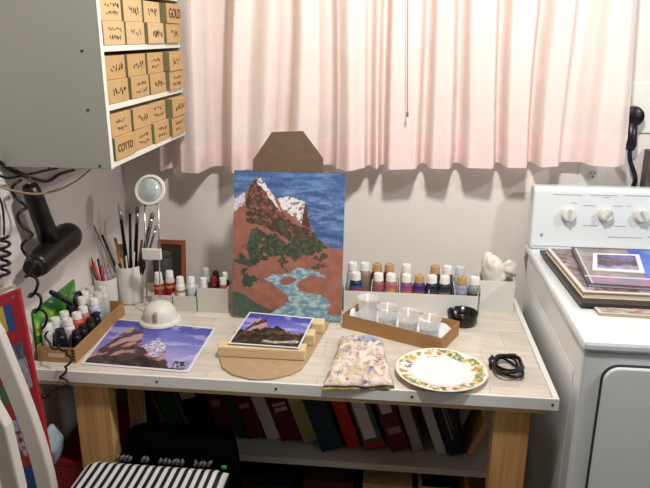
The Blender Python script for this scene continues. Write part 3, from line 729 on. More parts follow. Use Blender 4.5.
# ---------------------------------------------------------------- rag
rg = bpy.data.materials.new('paint_rag'); rg.use_nodes=True; nt=rg.node_tree; N=nt.nodes; L=nt.links
tc=N.new('ShaderNodeTexCoord'); base=None; prev=None
def stain(seed,scale,lo,hi,col,prev):
    mp=N.new('ShaderNodeMapping'); mp.inputs['Location'].default_value=(seed,seed*2,0); n=N.new('ShaderNodeTexNoise'); n.inputs['Scale'].default_value=scale; n.inputs['Detail'].default_value=5; n.inputs['Roughness'].default_value=.65
    L.new(tc.outputs['Object'],mp.inputs[0]); L.new(mp.outputs[0],n.inputs['Vector']); r=N.new('ShaderNodeMapRange'); r.inputs[1].default_value=lo; r.inputs[2].default_value=hi
    L.new(n.outputs['Fac'],r.inputs[0]); mx=N.new('ShaderNodeMix'); mx.data_type='RGBA'; L.new(r.outputs[0],mx.inputs[0])
    if prev is None: mx.inputs[6].default_value=(*lin((226,214,204)),1)
    else: L.new(prev,mx.inputs[6])
    mx.inputs[7].default_value=(*lin(col),1); return mx.outputs[2]
for sd,scl,lo,hi,cl in ((1,22,.46,.6,(214,196,180)),(5,30,.53,.62,(186,158,156)),(33,16,.55,.62,(196,186,140)),(9,26,.58,.66,(140,146,170)),(13,45,.58,.65,(120,92,84)),(17,38,.62,.68,(90,130,130)),(23,40,.61,.67,(204,166,96)),(29,55,.62,.69,(140,84,130)),(41,60,.63,.69,(86,60,60))):
    prev=stain(sd,scl,lo,hi,cl,prev)
L.new(prev,N['Principled BSDF'].inputs['Base Color']); N['Principled BSDF'].inputs['Roughness'].default_value=.95
rc = [desk(342,337,.755),desk(382,342,.755),desk(395,388,.755),desk(322,388,.755)]
cen = sum(rc,Vector())/4
rgt = thing('paint_rag','folded cloth rag stained with many paint colours in front of the painting','rag',cen)
def ragmesh(z0,z1,ins,amp,sd):
    b=MB(); n=44; T=[];Bt=[]
    for j in range(n+1):
        for i in range(n+1):
            u=ins+(1-2*ins)*i/n; v=ins+(1-2*ins)*j/n; p=(rc[0]*(1-u)+rc[1]*u)*(1-v)+(rc[3]*(1-u)+rc[2]*u)*v
            wob=Vector((noise.noise(Vector((u*4,v*4,sd)))*.006,noise.noise(Vector((u*4,v*4,sd+5)))*.006,0)); e_=min(1,min(i,n-i)/4)*min(1,min(j,n-j)/4)
            nn=abs(noise.noise(Vector((u*5,v*7,sd+9))))*amp+noise.noise(Vector((u*14,v*14,sd+3)))*amp*.4
            T.append(b.bm.verts.new((p.x-cen.x+wob.x,p.y-cen.y+wob.y,z0+(z1-z0)*(e_**.5*.7+.3)+max(0,nn)*e_))); Bt.append(b.bm.verts.new((p.x-cen.x+wob.x,p.y-cen.y+wob.y,z0)))
    for j in range(n):
        for i in range(n):
            a=j*(n+1)+i; b._f([T[a],T[a+1],T[a+n+2],T[a+n+1]]); b._f([Bt[a],Bt[a+n+1],Bt[a+n+2],Bt[a+1]])
    for l in ([i for i in range(n+1)],[n*(n+1)+i for i in range(n,-1,-1)],[j*(n+1) for j in range(n,-1,-1)],[j*(n+1)+n for j in range(n+1)]):
        for a,c in zip(l,l[1:]): b._f([T[a],Bt[a],Bt[c],T[c]])
    return b
z_ = .7503-cen.z
ragmesh(z_,z_+.006,0,.001,1).build('under_fold',mat('rag_under',(176,166,92),.95,col2=(70,56,44),nscale=40,bump=.3),rgt,smooth=True,label='yellowish lower fold')
ragmesh(z_+.0068,z_+.019,.012,.014,2).build('upper_fold',rg,rgt,smooth=True)
q = desk(368,347)
blob('twist',mat('rag_blue',(120,142,176),.9,col2=(190,190,196),nscale=50,bump=.4),Vector((q.x-cen.x,q.y-cen.y,z_+.020)),(.026,.016,.010),.2,3,6.2,rgt)

# ---------------------------------------------------------------- plate
pl_ = thing('dinner_plate','round white plate with a fruit and flower rim on the bench front','plate',(.979,-.511,.7503))
def plate_col(x,y):
    r = math.hypot(x,y)/.1065; a = math.atan2(y,x)
    if r > .985: return (220,200,180)
    if r < .66: return (240,240,240)
    c = (240,238,226)
    k = (a/(2*PI)*22)%1; idx = int((a/(2*PI)*22)%22); rnd = random.Random(idx*3+1)
    cr_ = .81+.05*rnd.uniform(-1,1); da = (k-.5)*2*PI/22*.81; d = math.hypot(da,r-cr_)
    n = nz(x*10,y*10,4,2)
    if .68<r<.95 and nz(x*60,y*60,1,5) > -.02: c = (104,138,74) if nz(x*90,y*90,1,8)>-.05 else (216,204,120)
    if d < .062+.03*n: c = [(220,130,70),(178,50,60),(70,56,116),(120,110,160),(222,150,90),(110,140,80)][(idx*5)%6]
    if d < .03: c = mix(c,(240,200,120),.5)
    return c
me = bpy.data.meshes.new('plate_dish'); vs=[];fs=[]; cols=[]; prof=[(.0,.006),(.03,.006),(.062,.0065)]+[(.062+.0445*t/12, .0065+.0105*(t/12)**.8) for t in range(1,13)]+[(.1075,.0172),(.1065,.0155),(.06,.001),(.058,0),(.0,0)]
sg=220
prof2=[]
for (r0,z0),(r1,z1) in zip(prof,prof[1:]):
    prof2.append((r0,z0))
prof2.append(prof[-1])
for r,z in prof2:
    for k in range(sg): a=2*PI*k/sg; vs.append((r*math.cos(a),r*math.sin(a),z)); cols.append(plate_col(r*math.cos(a),r*math.sin(a)) if z>=.006 else (236,236,234))
for i in range(len(prof2)-1):
    for k in range(sg): fs.append((i*sg+k,i*sg+(k+1)%sg,(i+1)*sg+(k+1)%sg,(i+1)*sg+k))
me.from_pydata(vs,[],fs); ca=me.color_attributes.new('pigment','FLOAT_COLOR','POINT')
for i,c in enumerate(cols): ca.data[i].color=(*lin(c),1)
for p in me.polygons: p.use_smooth=True
me.materials.append(attr_mat('glazed_china',.15,coat=.6)); o=bpy.data.objects.new('dish',me); C.objects.link(o); o.parent=pl_

# coiled cable
cc = thing('coiled_cable','black cable wound into a small coil at the right end of the bench','cable',(1.138,-.468,.7505))
b=MB(); rnd=random.Random(3)
for L_ in range(5):
    pts=[]; ox,oy=rnd.uniform(-.006,.006),rnd.uniform(-.010,.010); rx,ry=.033+rnd.uniform(-.007,.005),.046+rnd.uniform(-.008,.006); ph=rnd.uniform(0,6); sk=rnd.uniform(-.3,.3)
    for k in range(49):
        a=2*PI*k/48; X=rx*math.cos(a)*(1+.14*math.sin(2*a+ph)); Y=ry*math.sin(a)*(1+.12*math.cos(3*a+ph)); pts.append((ox+X+sk*Y,oy+Y,.004+L_*.0034+.0025*(1+math.sin(a*2+ph))))
    b.tube(pts,.0031,7,cap=False)
b.build('loops',black,cc,smooth=True)
b=MB(); b.tube([(-.04,-.01,.006),(-.043,.01,.020),(-.036,.022,.024),(-.026,.014,.016)],.0032,7); 
b.build('loose_end',black,cc,smooth=True)
MB().box((.010,.058,.0006),(.030,.070,.010)).build('plug',black,cc,bevel=.002)

# ---------------------------------------------------------------- left: magnifier lamp
mg = thing('magnifier','round magnifying glass on two metal rods with a white domed base','magnifier',(.225,-.292,.7503))
wp = mat('ivory_plastic',(226,224,212),.4)
MB().lathe([(.056,0),(.058,.004),(.056,.009),(.047,.012),(.046,.02),(.043,.035),(.034,.050),(.02,.058),(.001,.061)],seg=40,cap1=False).build('base',wp,mg,smooth='auto')
b=MB(); b.box((-.012,-.050,.018),(-.002,-.036,.045),Matrix.Rotation(.25,4,'Z')); b.build('switch',mat('slot_grey',(160,156,140),.5),mg,bevel=.003)
def loc(u,v,y): q=at(u,v,1,y); return q-Vector((.225,-.292,.7503))
yr=-.255
for (ua,va,ub,vb) in ((147,298,144.5,205),(160,297,158.5,203)):
    MB().tube([loc(ua,va,yr),loc(ub,vb,yr)],.0021,8).build('rod',chrome,mg,smooth=True)
q=loc(143,259,yr); q2=loc(161,249,yr); MB().box((q.x,q.y-.006,q.z),(q2.x,q2.y+.006,q2.z)).build('clip',wp,mg,bevel=.002)
c=loc(150,190,yr); Mr=Matrix.Translation(c)@Matrix.Rotation(math.radians(68),4,'X')
o=MB().lathe([(.034,-.004),(.040,-.004),(.042,0),(.040,.005),(.034,.005),(.034,-.004)],seg=40,cap0=False,cap1=False,M=Mr).build('rim',wp,mg,smooth='auto')
MB().lathe([(.001,-.002),(.034,-.001),(.034,.001),(.001,.002)],seg=40,cap0=False,cap1=False,M=Mr).build('lens',mat('lens_glass',(204,212,212),.06,coat=1,noise_amt=.35,nscale=40),mg,smooth=True)
b=MB(); b.tube([loc(144.5,206,yr),loc(150,203,yr),loc(158.5,204,yr)],.003,8); b.build('bracket',chrome,mg,smooth=True)

# framed slate
q=at(173,290,1,-.03)
fr_=thing('framed_panel','small dark panel in an orange-brown wooden frame leaning behind the bottles','frame',(q.x,-.035,.7503),rot=(-.15,0,0))
fm=wood('orange_wood',(170,92,56),(130,66,40),2)
for lo,hi in (((-.046,0,0),(-.034,.012,.150)),((.030,0,0),(.042,.012,.150)),((-.0338,0,.136),(.0298,.012,.150)),((-.0338,0,0),(.0298,.012,.014))): MB().box(lo,hi).build('frame_rail',fm,fr_,bevel=.0015)
MB().box((-.0335,.003,.0145),(.0295,.008,.1355)).build('panel',mat('slate_dark',(52,50,48),.6,noise_amt=.2,nscale=20),fr_)

# left small white boxes with bottles
def openbox(label,x0,x1,y0,y1,h,rz=0,col=cw):
    t=thing('white_box',label,'box',((x0+x1)/2,(y0+y1)/2,.7503),rz,'small white card boxes left of the painting'); a=(x1-x0)/2; b_=(y1-y0)/2
    MB().box((-a,-b_,0),(a,b_,.002)).build('box_floor',col,t)
    for lo,hi in (((-a,-b_,.0021),(a,-b_+.0018,h)),((-a,b_-.0018,.0021),(a,b_,h)),((-a,-b_+.0019,.0021),(-a+.0018,b_-.0019,h)),((a-.0018,-b_+.0019,.0021),(a,b_-.0019,h))): MB().box(lo,hi).build('box_wall',col,t)
    return t
cwy = mat('cream_card',(206,202,190),.7)
openbox('low white card box behind the magnifier base, holding two red-labelled bottles',.172,.232,-.212,-.150,.045,0,cwy)
openbox('low white card box with two white bottles, between the magnifier and the tall box',.236,.304,-.212,-.150,.045,0,cwy)
openbox('taller white card box with glass jars and bottles beside the painting edge',.308,.396,-.212,-.150,.073,0,cwy)
GL='bottles in the small white boxes'
LB=[(.187,-.182,.095,(206,200,190),WH,((176,24,44),(190,150,60)),'white-capped bottle with a red label behind the magnifier rods, left one'),
 (.2165,-.170,.097,(206,200,190),WH,((176,24,44),(196,160,90)),'white-capped bottle with a red label behind the magnifier rods, right one'),
 (.2535,-.190,.088,(226,226,222),WH,((226,226,222),(196,120,50)),'white bottle with an orange-striped label in the middle low box'),
 (.286,-.188,.088,(206,220,222),WH,None,'pale blue-white bottle in the middle low box'),
 (.3235,-.195,.090,(214,210,206),WH,((220,214,210),(170,40,50)),'white bottle at the front left corner of the taller white box'),
 (.3235,-.168,.108,(170,180,186),(186,194,198),None,'clear-capped grey jar standing highest in the taller white box'),
 (.352,-.194,.094,(70,10,20),(120,16,30),None,'dark red bottle in the middle of the taller white box'),
 (.3805,-.195,.092,(190,60,60),WH,None,'white-capped reddish bottle at the right front of the taller white box'),
 (.3805,-.168,.098,(90,20,30),WH,None,'white-capped bottle at the back right of the taller white box'),
 (.352,-.167,.100,(60,20,22),(44,20,22),None,'nearly black bottle at the back of the taller white box')]
for x,y,h,bo_,cp,bd,lb in LB:
    r__ = .0135 if x<.3 else .0122
    bottle(x,y,.7525,bo_,cp,lb,bd,r=r__,h=h*1.06,group=GL)

# mugs and brushes
mw=mat('mug_white',(220,220,212),.3,coat=.3)
def mug(label,x,y,r,h,handle=0):
    t=thing('mug',label,'mug',(x,y,.7503))
    MB().lathe([(r*.8,0),(r*.92,.004),(r,.03),(r,h-.006),(r*.96,h),(r*.92,h),(r*.92,.008),(.001,.006)],seg=36,cap1=False).build('mug_body',mw,t,smooth='auto')
    return t
q=at(128,306,2,.75)
m1=(.090,-.158); m2=(.052,-.165)
mg1=mug('tall white mug packed with paintbrushes, right of the shorter mug',m1[0],m1[1],.038,.115)
mg2=mug('shorter white mug with pens and brushes near the left wall',.041,-.212,.031,.092)
fer=mat('ferrule',(186,186,186),.3,.9)
def stick(label,x,y,z0,tip,hcol,fcol=None,bcol=None,r=.003,group='paintbrushes standing in the mugs',name='paintbrush',cat='brush',bl_=.02,fl=.03):
    p0=Vector((x,y,z0)); p1=Vector(tip); L_=(p1-p0).length; t=thing(name,label,cat,p0,group=group); d=(p1-p0).normalized(); hl=L_-(fl+bl_ if fcol else 0)
    MB().tube([Vector(),d*hl*.5,d*hl],[r*.6,r*1.1,r*.9],8).build('handle',mat('h_'+rgb(hcol),hcol,.4),t,smooth=True)
    if fcol:
        MB().tube([d*(hl+.0003),d*(hl+fl)],[r*.95,r*1.0],8).build('ferrule',fer,t,smooth=True)
        MB().tube([d*(hl+fl+.0002),d*(hl+fl+bl_*.6),d*L_],[r*.95,r*1.15,r*.3],8).build('bristles',mat('br_'+rgb(bcol),bcol,.9),t,smooth=True)
    return t
DK=(14,16,18)
S=[((119,203),DK,1,(200,200,200),.0042,'long black paintbrush with bright ferrule, tip highest above the mugs',.0,.0),
 ((137.5,206),DK,1,(70,74,70),.0046,'thick black paintbrush just left of the magnifier lens',.010,.012),
 ((153,212),(20,34,34),1,(120,110,90),.0050,'thick dark green paintbrush seen between the magnifier rods',.016,-.004),
 ((130,214),(24,24,24),0,None,.0034,'plain black handle standing between two long brushes',.001,-.006),
 ((157,224),(30,30,30),1,(150,140,120),.0030,'thin dark brush leaning right across the magnifier rods',.018,.008),
 ((92,222),(120,110,92),0,None,.0018,'thin pale stick leaning left above the short mug',-.018,-.004),
 ((102,235),DK,0,None,.0032,'short black handle leaning left out of the tall mug',-.014,.004),
 ((134,252),(206,200,190),0,None,.0024,'short pale handle leaning right at the front of the tall mug',.012,-.018),
 ((126,256),(200,190,176),0,None,.0022,'short cream handle at the front of the tall mug, middle one',.002,-.022),
 ((121,258),(170,150,120),0,None,.0022,'short buff handle at the front of the tall mug, left one',-.006,-.020),
 ((142,240),(110,70,36),0,None,.0032,'brown wooden handle beside the left magnifier rod',.018,.0),
 ((115,238),(170,130,84),0,None,.0040,'tan wooden handle at the left of the tall mug',-.010,.014)]
for (u,v),hc,fe,bc,r,lb,ox,oy in S:
    tipy=m1[1]+oy*1.6; tip=at(u,v,1,tipy); bx=m1[0]+ox*.55; by=m1[1]+oy*.6
    stick(lb,bx,by,.7585,tip,hc,1 if fe else None,bc or (0,0,0),r*1.25)
t=thing('wooden_spatula','flat tan wooden spatula standing in the tall mug','spatula',(m1[0]-.006,m1[1]+.002,.7585),rot=(0,-.1,0))
MB().box((-.005,-.0015,0),(.005,.0015,.11)).build('handle',mat('spat',(170,126,80),.7),t); MB().prism([(-.011,.1105),(.011,.1105),(.013,.15),(.009,.168),(-.009,.168),(-.013,.15)],-.0015,.0015,Matrix.Rotation(PI/2,4,'X')).build('blade',mat('spat',(170,126,80),.7),t)
c2=(.041,-.212)
for (u,v),hc,r,lb,ox,oy in (((85,250),(170,120,70),.0032,'brown pencil leaning left in the short mug',-.010,-.002),((94,262),(200,70,80),.0034,'red pen in the short mug',-.003,-.012),
  ((98,259),(24,20,24),.0040,'black pen in the middle of the short mug',.003,-.004),((101,266),(170,24,44),.0040,'crimson pen at the front of the short mug',.008,-.014),((108,268),(150,130,160),.0034,'lilac pen leaning right in the short mug',.012,-.006),((90,255),(60,40,36),.003,'dark brown stick at the back of the short mug',-.005,.010)):
    tip=at(u,v,1,c2[1]+oy*1.3); stick(lb,c2[0]+ox*.6,c2[1]+oy*.6,.7585,tip,hc,None,None,r,group='pens in the short mug',name='pen',cat='pen')
t=thing('dark_canister','dark grey canister standing behind the tall mug','canister',(.168,-.09,.7503)); MB().lathe([(.026,0),(.028,.003),(.028,.118),(.026,.122),(.001,.122)],seg=28,cap1=False).build('body',mat('canister_grey',(62,66,66),.5),t,smooth='auto')
MB().lathe([(.0285,.1225),(.0285,.130),(.026,.132),(.001,.132)],seg=28,cap1=False).build('lid',mat('canister_lid',(50,54,54),.5),t,smooth='auto')

# cardboard tray with bottles at the left wall
cbt=thing('cardboard_tray','shallow cardboard tray of paint bottles along the left wall','tray',(0,0,0))
ax0,ax1,ay0,ay1=.0145,.106,-.552,-.256; hh=.040
MB().box((ax0,ay0,.7503),(ax1,ay1,.7523)).build('tray_floor',card,cbt)
for lo,hi in (((ax0,ay0-.002,.7503),(ax1,ay0,.75+hh)),((ax0,ay1,.7503),(ax1,ay1+.002,.75+hh)),((ax0-.002,ay0-.002,.7503),(ax0,ay1+.002,.75+hh)),((ax1,ay0-.002,.7503),(ax1+.002,ay1+.002,.75+hh))):
    MB().box(lo,hi).build('tray_wall',card,cbt)
MB().box((.04,ay0-.0028,.764),(.08,ay0-.0021,.774)).build('printed_label',mat('tape_pale',(206,190,160),.7),cbt)
q=.0; b=MB()
for k in range(4): b.box((.099,ay0-.0027,.757+.008*k),(.106,ay0-.0021,.762+.008*k))
b.build('printed_marks',black,cbt)
GC='paint bottles in the cardboard tray'
CB=[(.030,-.525,(220,220,214),WH,None,'white bottle nearest the camera in the cardboard tray, left side'),(.062,-.528,(24,24,28),(30,30,32),None,'black bottle nearest the camera in the cardboard tray, middle'),
 (.030,-.487,(210,214,210),WH,((200,206,206),(40,140,110)),'white bottle with a green label stripe in the cardboard tray'),(.064,-.490,(226,224,220),WH,None,'white bottle beside the green-striped one in the cardboard tray'),
 (.088,-.508,(20,20,24),(26,26,28),None,'black bottle in the near right corner of the cardboard tray'),(.034,-.448,(216,214,208),WH,None,'white-capped cream bottle against the wall side of the cardboard tray'),
 (.068,-.450,(214,96,84),WH,None,'coral red bottle with white cap in the cardboard tray'),(.032,-.408,(60,20,30),(30,26,28),None,'dark maroon bottle against the wall side of the cardboard tray'),
 (.066,-.410,(206,110,100),WH,None,'salmon bottle with white cap, behind the coral one'),(.088,-.471,(24,24,26),(22,22,24),None,'black bottle along the right side of the cardboard tray, second one'),
 (.089,-.430,(40,34,38),(28,28,30),None,'black bottle along the right side of the cardboard tray, third one'),(.044,-.369,(170,140,130),WH,None,'white-capped beige bottle in the middle of the cardboard tray'),
 (.078,-.372,(196,200,222),WH,((200,204,224),(60,60,150)),'white-capped bottle with a blue-violet label in the cardboard tray'),(.034,-.330,(190,190,186),WH,None,'white-capped pale bottle at the far wall side of the cardboard tray'),
 (.089,-.395+.001,(30,30,34),(26,26,28),None,'black bottle along the right side of the cardboard tray, fourth one'),
 (.070,-.330,(180,184,180),(206,206,200),None,'translucent bottle at the far end of the cardboard tray, right of the pale one'),
 (.030,-.290,(196,198,196),(196,196,190),None,'milky bottle at the far left corner of the cardboard tray'),(.066,-.288,(206,206,200),(214,214,208),None,'milky bottle at the far end of the cardboard tray, middle one'),
 ]
for x,y,bo_,cp,bd,lb in CB:
    r_=.0150 if x<.085 else .0115
    if x>.085: bottle(x+.003,y,.7526,bo_,cp,lb,bd,r=r_,h=.062,group=GC)
    else: bottle(x,y,.7526,bo_,cp,lb,bd,r=r_,h=.074 if bo_[0]<30 else (.084 if y<-.38 else .092),group=GC)
# green card against the wall, black ring tool
G=[at(32,312,0,.004),at(74,279,0,.003),at(79,330,0,.006),at(38,350,0,.009)]
P4=[Vector(p) for p in G]
gfn=lambda u,v: (206,200,110) if nz(u,v,9,4)>.5 else ((70,90,160) if nz(u,v,8,14)>.5 else mix((44,120,30),(120,180,60),.35+1.2*nz(u,v,5,2)+.25*v))
c0=(P4[0]+P4[2])/2; gt=thing('green_card','bright green leaf-patterned card leaning against the left wall','card',c0)
Q=[p-c0 for p in P4]
picture('printed_face',lambda u,v:(Q[0]*(1-u)+Q[1]*u)*(1-v)+(Q[3]*(1-u)+Q[2]*u)*v+Vector((.0015,0,0)),gfn,50,50,gl,gt)
b=MB(); b.hexa([Q[3]+Vector((-.001,0,0)),Q[2]+Vector((-.001,0,0)),Q[2]+Vector((.001,0,0)),Q[3]+Vector((.001,0,0)),Q[0]+Vector((-.001,0,0)),Q[1]+Vector((-.001,0,0)),Q[1]+Vector((.001,0,0)),Q[0]+Vector((.001,0,0))]); b.build('card_back',mat('green_back',(60,130,40),.6),gt)
sct=thing('hand_lens','black hand lens with a thick handle leaning on the green card','hand lens',(0,0,0))
a0=at(51,292,0,.034); a1=at(70,303,0,.034); b=MB(); b.tube([a0,a0*.7+a1*.3,a1],[.006,.0075,.0055],10); b.build('handle',black,sct,smooth=True)
cR=at(78,299,0,.034); b=MB(); pts=[cR+Vector((.000,.020*math.cos(a),.018*math.sin(a))) for a in [2*PI*k/28 for k in range(29)]]; b.tube(pts,.0038,8,cap=False); b.build('ring',black,sct,smooth=True)
M_=Matrix.Translation(cR)@Matrix.Rotation(PI/2,4,'Y'); MB().lathe([(.001,-.001),(.0165,-.0005),(.0165,.0005),(.001,.001)],seg=28,cap0=False,cap1=False,M=M_).build('lens',mat('dark_lens',(60,64,62),.05,coat=1),sct,smooth=True)

# ---------------------------------------------------------------- hair dryer and cables on the left wall
hd=thing('hair_dryer','black hair dryer hanging nozzle-down on the left wall under the cabinet','hair dryer',(0,0,0))
hp=mat('dryer_plastic',(20,15,14),.35)
h0=at(30,186,0,.055); h1=at(50,240,0,.058)
MB().tube([h0,h0*.8+h1*.2,h0*.4+h1*.6,h1],[.017,.021,.022,.024],14).build('handle',hp,hd,smooth=True)
c0=at(38,264,0,.060); c1=at(67,237,0,.060)
ax=(c1-c0); MB().tube([c0-ax*.12,c0,c0+ax*.35,c0+ax*.75,c1,c1+ax*.14,c1+ax*.2],[.025,.029,.031,.034,.036,.030,.012],22).build('barrel',hp,hd,smooth=True)
MB().tube([c0-ax*.125,c0-ax*.18],[.024,.022],22,cap=True).build('nozzle',mat('nozzle_black',(12,12,12),.4),hd,smooth='auto')
b=MB(); p=at(28,178,0,.04); b.tube([h0+Vector((0,0,.004)),p,Vector((.004,p.y-.005,p.z+.02))],.0018,6); b.tube([h0+Vector((0,.01,.002)),p+Vector((0,.008,.003)),Vector((.004,p.y,p.z+.022))],.0018,6); b.build('hanging_hook',chrome,hd,smooth=True)
# coiled flex
def helix(path,r,turns,tr,n=14):
    b=MB(); P=[Vector(p) for p in path]; 
    # resample catmull
    cum=[0]
    for a,c in zip(P,P[1:]): cum.append(cum[-1]+(c-a).length)
    T=cum[-1]; N_=int(turns*n); pts=[]
    for k in range(N_+1):
        s=T*k/N_; i=0
        while i<len(cum)-2 and cum[i+1]<s: i+=1
        f=(s-cum[i])/(cum[i+1]-cum[i]); p=P[i].lerp(P[i+1],f); d=(P[i+1]-P[i]).normalized(); e1=Vector((1,0,0)); e2=d.cross(e1).normalized(); a=2*PI*turns*k/N_
        pts.append(p+(e1*math.cos(a)*.8+e2*math.sin(a))*r)
    return b.tube(pts,tr,7)
def lw(u,v,x): return at(u,v,0,x)
c=helix([lw(16,180,.03),lw(20,205,.05),lw(27,235,.085),lw(29,262,.10),lw(33,290,.075),lw(38,310,.05),lw(46,328,.042)],.014,6.5,.0034).build('coiled_flex',black,smooth=True)
solo(c,'black coiled flex dropping from the hair dryer past the green card','cord')
fl=thing('hanging_flex','black wavy cable end hanging over the cardboard tray and bench edge','cord',(0,0,0))
y_=-D-.014
P_=[lw(46,331,.048)+Vector((0,0,.0)),Vector((.050,-.565,.832)),Vector((.062,-.582,.81)),at(66,350,1,y_),at(69,362,1,y_),at(62,376,1,y_),at(66,384,1,y_),at(55,388,1,y_),at(46,396,1,y_)]
def smoothpath(P,n=8):
    out=[]
    for i in range(len(P)-1):
        p0=P[max(i-1,0)];p1=P[i];p2=P[i+1];p3=P[min(i+2,len(P)-1)]
        for k in range(n):
            t=k/n; out.append(.5*((2*p1)+(p2-p0)*t+(2*p0-5*p1+4*p2-p3)*t*t+(3*p1-p0-3*p2+p3)*t**3))
    out.append(P[-1]); return out
helix(smoothpath(P_),.0055,8,.0026).build('flex',black,fl,smooth=True); q=P_[-1]; MB().tube([q,q+Vector((-.012,0,-.003))],[.005,.006],10).build('connector',black,fl,smooth=True)
c=helix([lw(4,236,.02),lw(5,250,.02),lw(4,278,.02)],.012,4.5,.0036).build('coiled_flex',black,smooth=True); solo(c,'second black coiled flex at the left edge of the photo','cord')
c=MB().tube(smoothpath([lw(-4,190,.012),lw(2,205,.012),lw(4,222,.012),lw(4,235,.02)]),.0024,7).build('straight_flex',black,smooth=True); c.parent=bpy.data.objects['coiled_flex.001']
def cable(label,pts,r,m_):
    c=MB().tube(smoothpath([Vector(p) for p in pts]),r,8).build('cable',m_,smooth=True); return solo(c,label,'cable','cables slung under the wall cabinet')
cable('thick black cable sloping down from the left edge under the cabinet',[lw(-6,158,.012),lw(15,172,.012),lw(35,179,.008),lw(48,181,.008),lw(60,174,.012),lw(74,170,.012)],.0042,black)
cable('black cable running level below the cabinet bottom',[lw(-6,173,.02),lw(8,178,.021),lw(26,175,.021),lw(44,171,.02),lw(58,168,.02)],.0030,black)
cable('tan cable sagging below the black ones under the cabinet',[lw(-6,184,.06),lw(10,190,.085),lw(36,194,.085),lw(58,190,.085),lw(76,181,.06),lw(90,170,.06)],.0024,mat('tan_cable',(150,126,100),.5))
c=MB().tube(smoothpath([Vector((.004,-.42,.60)),Vector((.05,-.39,.618)),Vector((.09,-.38,.60)),Vector((.13,-.39,.59))]),.0022,6).build('white_cable',mat('cable_white',(206,204,196),.5),smooth=True); solo(c,'thin white cable under the left end of the bench','cable')

# ---------------------------------------------------------------- clothes dryer
dm=mat('enamel_white',(226,232,234),.25,coat=.5); dg=mat('seam_dark',(60,64,68),.6); dt=mat('print_grey',(150,158,164),.6)
dX0,dX1,dY0,dY1=1.250,1.935,-.648,.045
dr_=thing('clothes_dryer','white clothes dryer with three round control knobs, right of the workbench','dryer',(0,0,0))
MB().box((dX0+.004,dY0+.006,.03),(dX1-.004,dY1-.045,.889)).build('body',dm,dr_,bevel=.006)
b=MB(); b.box((dX0,dY0,.8915),(dX1,dY1-.005,.916)); b.build('top_panel',dm,dr_,bevel=.008)
for x in (dX0+.05,dX1-.05):
    for y in (dY0+.06,-.06): MB().lathe([(.018,0),(.018,.0295)],(x,y,0),16).build('foot',black,dr_)
# side relief panel
b=MB(); b.box((dX0+.0028,dY0+.06,.12),(dX0+.0039,-.10,.82)); b.build('side_relief',dm,dr_,bevel=.0008)
# console
cn=MB(); prof=[(-.028,.9165),(-.030,.925),(-.012,1.088),(-.004,1.098),(.030,1.098),(.042,1.085),(.044,.9165)]
n=len(prof); A=[cn.bm.verts.new((dX0+.002,y,z)) for y,z in prof]; Bb=[cn.bm.verts.new((dX1-.002,y,z)) for y,z in prof]
cn._f(A); cn._f(Bb[::-1])
for i in range(n): cn._f([A[i],A[(i+1)%n],Bb[(i+1)%n],Bb[i]])
cn.build('console',dm,dr_,bevel=.006,smooth=False)
tilt=math.atan2(.018,.163)
def con(u,v):   # point on the console face
    z=1.0
    for _ in range(6): y=-.030+(z-.925)*.018/.163; z=at(u,v,1,y).z
    return at(u,v,1,y)
kn=mat('knob_white',(222,222,216),.35)
for i,(u,v,ra) in enumerate(((568,214,0),(605,214,-.7),(641,215,.5),(690,217,0))):
    c=con(u,v); out=Vector((0,-math.cos(tilt),math.sin(tilt)))
    k_=MB().lathe([(.021,.0),(.021,.008),(.0185,.011),(.018,.022),(.016,.024),(.001,.024)],seg=32,cap1=False,M=align(c+out*.0006,c+out)).build('knob',kn,dr_,smooth='auto')
    M=frame_from(c+out*.0252,(math.cos(ra),0,0),(0,math.sin(tilt),math.cos(tilt)))@Matrix.Rotation(ra,4,'Z')
    MB().box((-.0035,-.0165,-.001),(.0035,.0165,.005),M).build('grip',mat('grip_grey',(196,196,192),.4),k_,bevel=.001)
def mark(u0,v0,u1,h=.0022,gap=False):
    a=con(u0,v0); c=con(u1,v0+(u1-u0)*.02); out=Vector((0,-math.cos(tilt),math.sin(tilt))); b=MB(); w=c.x-a.x; x=0; rnd=random.Random(u0)
    while x<w:
        s=rnd.uniform(.003,.007); s=min(s,w-x); M=frame_from(a+Vector((x,0,0))+out*.0001,(1,0,0),(0,math.sin(tilt),math.cos(tilt))); b.box((0,-h/2,0),(s,h/2,.0005),M); x+=s+.0012
    b.build('printed_lettering',dt,dr_)
for a in ((554,194.5,582),(590,195,618),(603,197.5,610),(625,195.5,655),(571,203,577),(583,205.5,596),(613,206,623),(582,225.5,598),(614,226,626),(627,206,631),(608,237,642),(648,237,655)): mark(*a)
c=con(541.5,235); MB().box((c.x-.004,c.y-.0008,c.z-.005),(c.x+.004,c.y+.001,c.z+.005)).build('badge',dt,dr_)
c=con(590,241.5); MB().box((dX0+.006,-.0312,.9275),(dX1-.006,-.0296,.9285)).build('console_seam',dt,dr_)
# door on the front
def rrect(x0,x1,z0,z1,r,n=8):
    out=[]
    for cx,cz,a0 in ((x1-r,z1-r,0),(x0+r,z1-r,PI/2),(x0+r,z0+r,PI),(x1-r,z0+r,1.5*PI)):
        for k in range(n+1): a=a0+PI/2*k/n; out.append((cx+r*math.cos(a),cz+r*math.sin(a)))
    return out
MX=Matrix(((1,0,0,0),(0,0,1,0),(0,1,0,0),(0,0,0,1)))  # (x,z,y)->(x,y,z)
dw0,dw1,dz0,dz1=1.297,1.88,.33,.862
MB().prism(rrect(dw0-.004,dw1+.004,dz0-.004,dz1+.004,.035),dY0+.0045,dY0+.0058,MX).build('door_gap',dg,dr_)
MB().prism(rrect(dw0,dw1,dz0,dz1,.032),dY0-.006,dY0+.0044,MX).build('door',dm,dr_,bevel=.003)
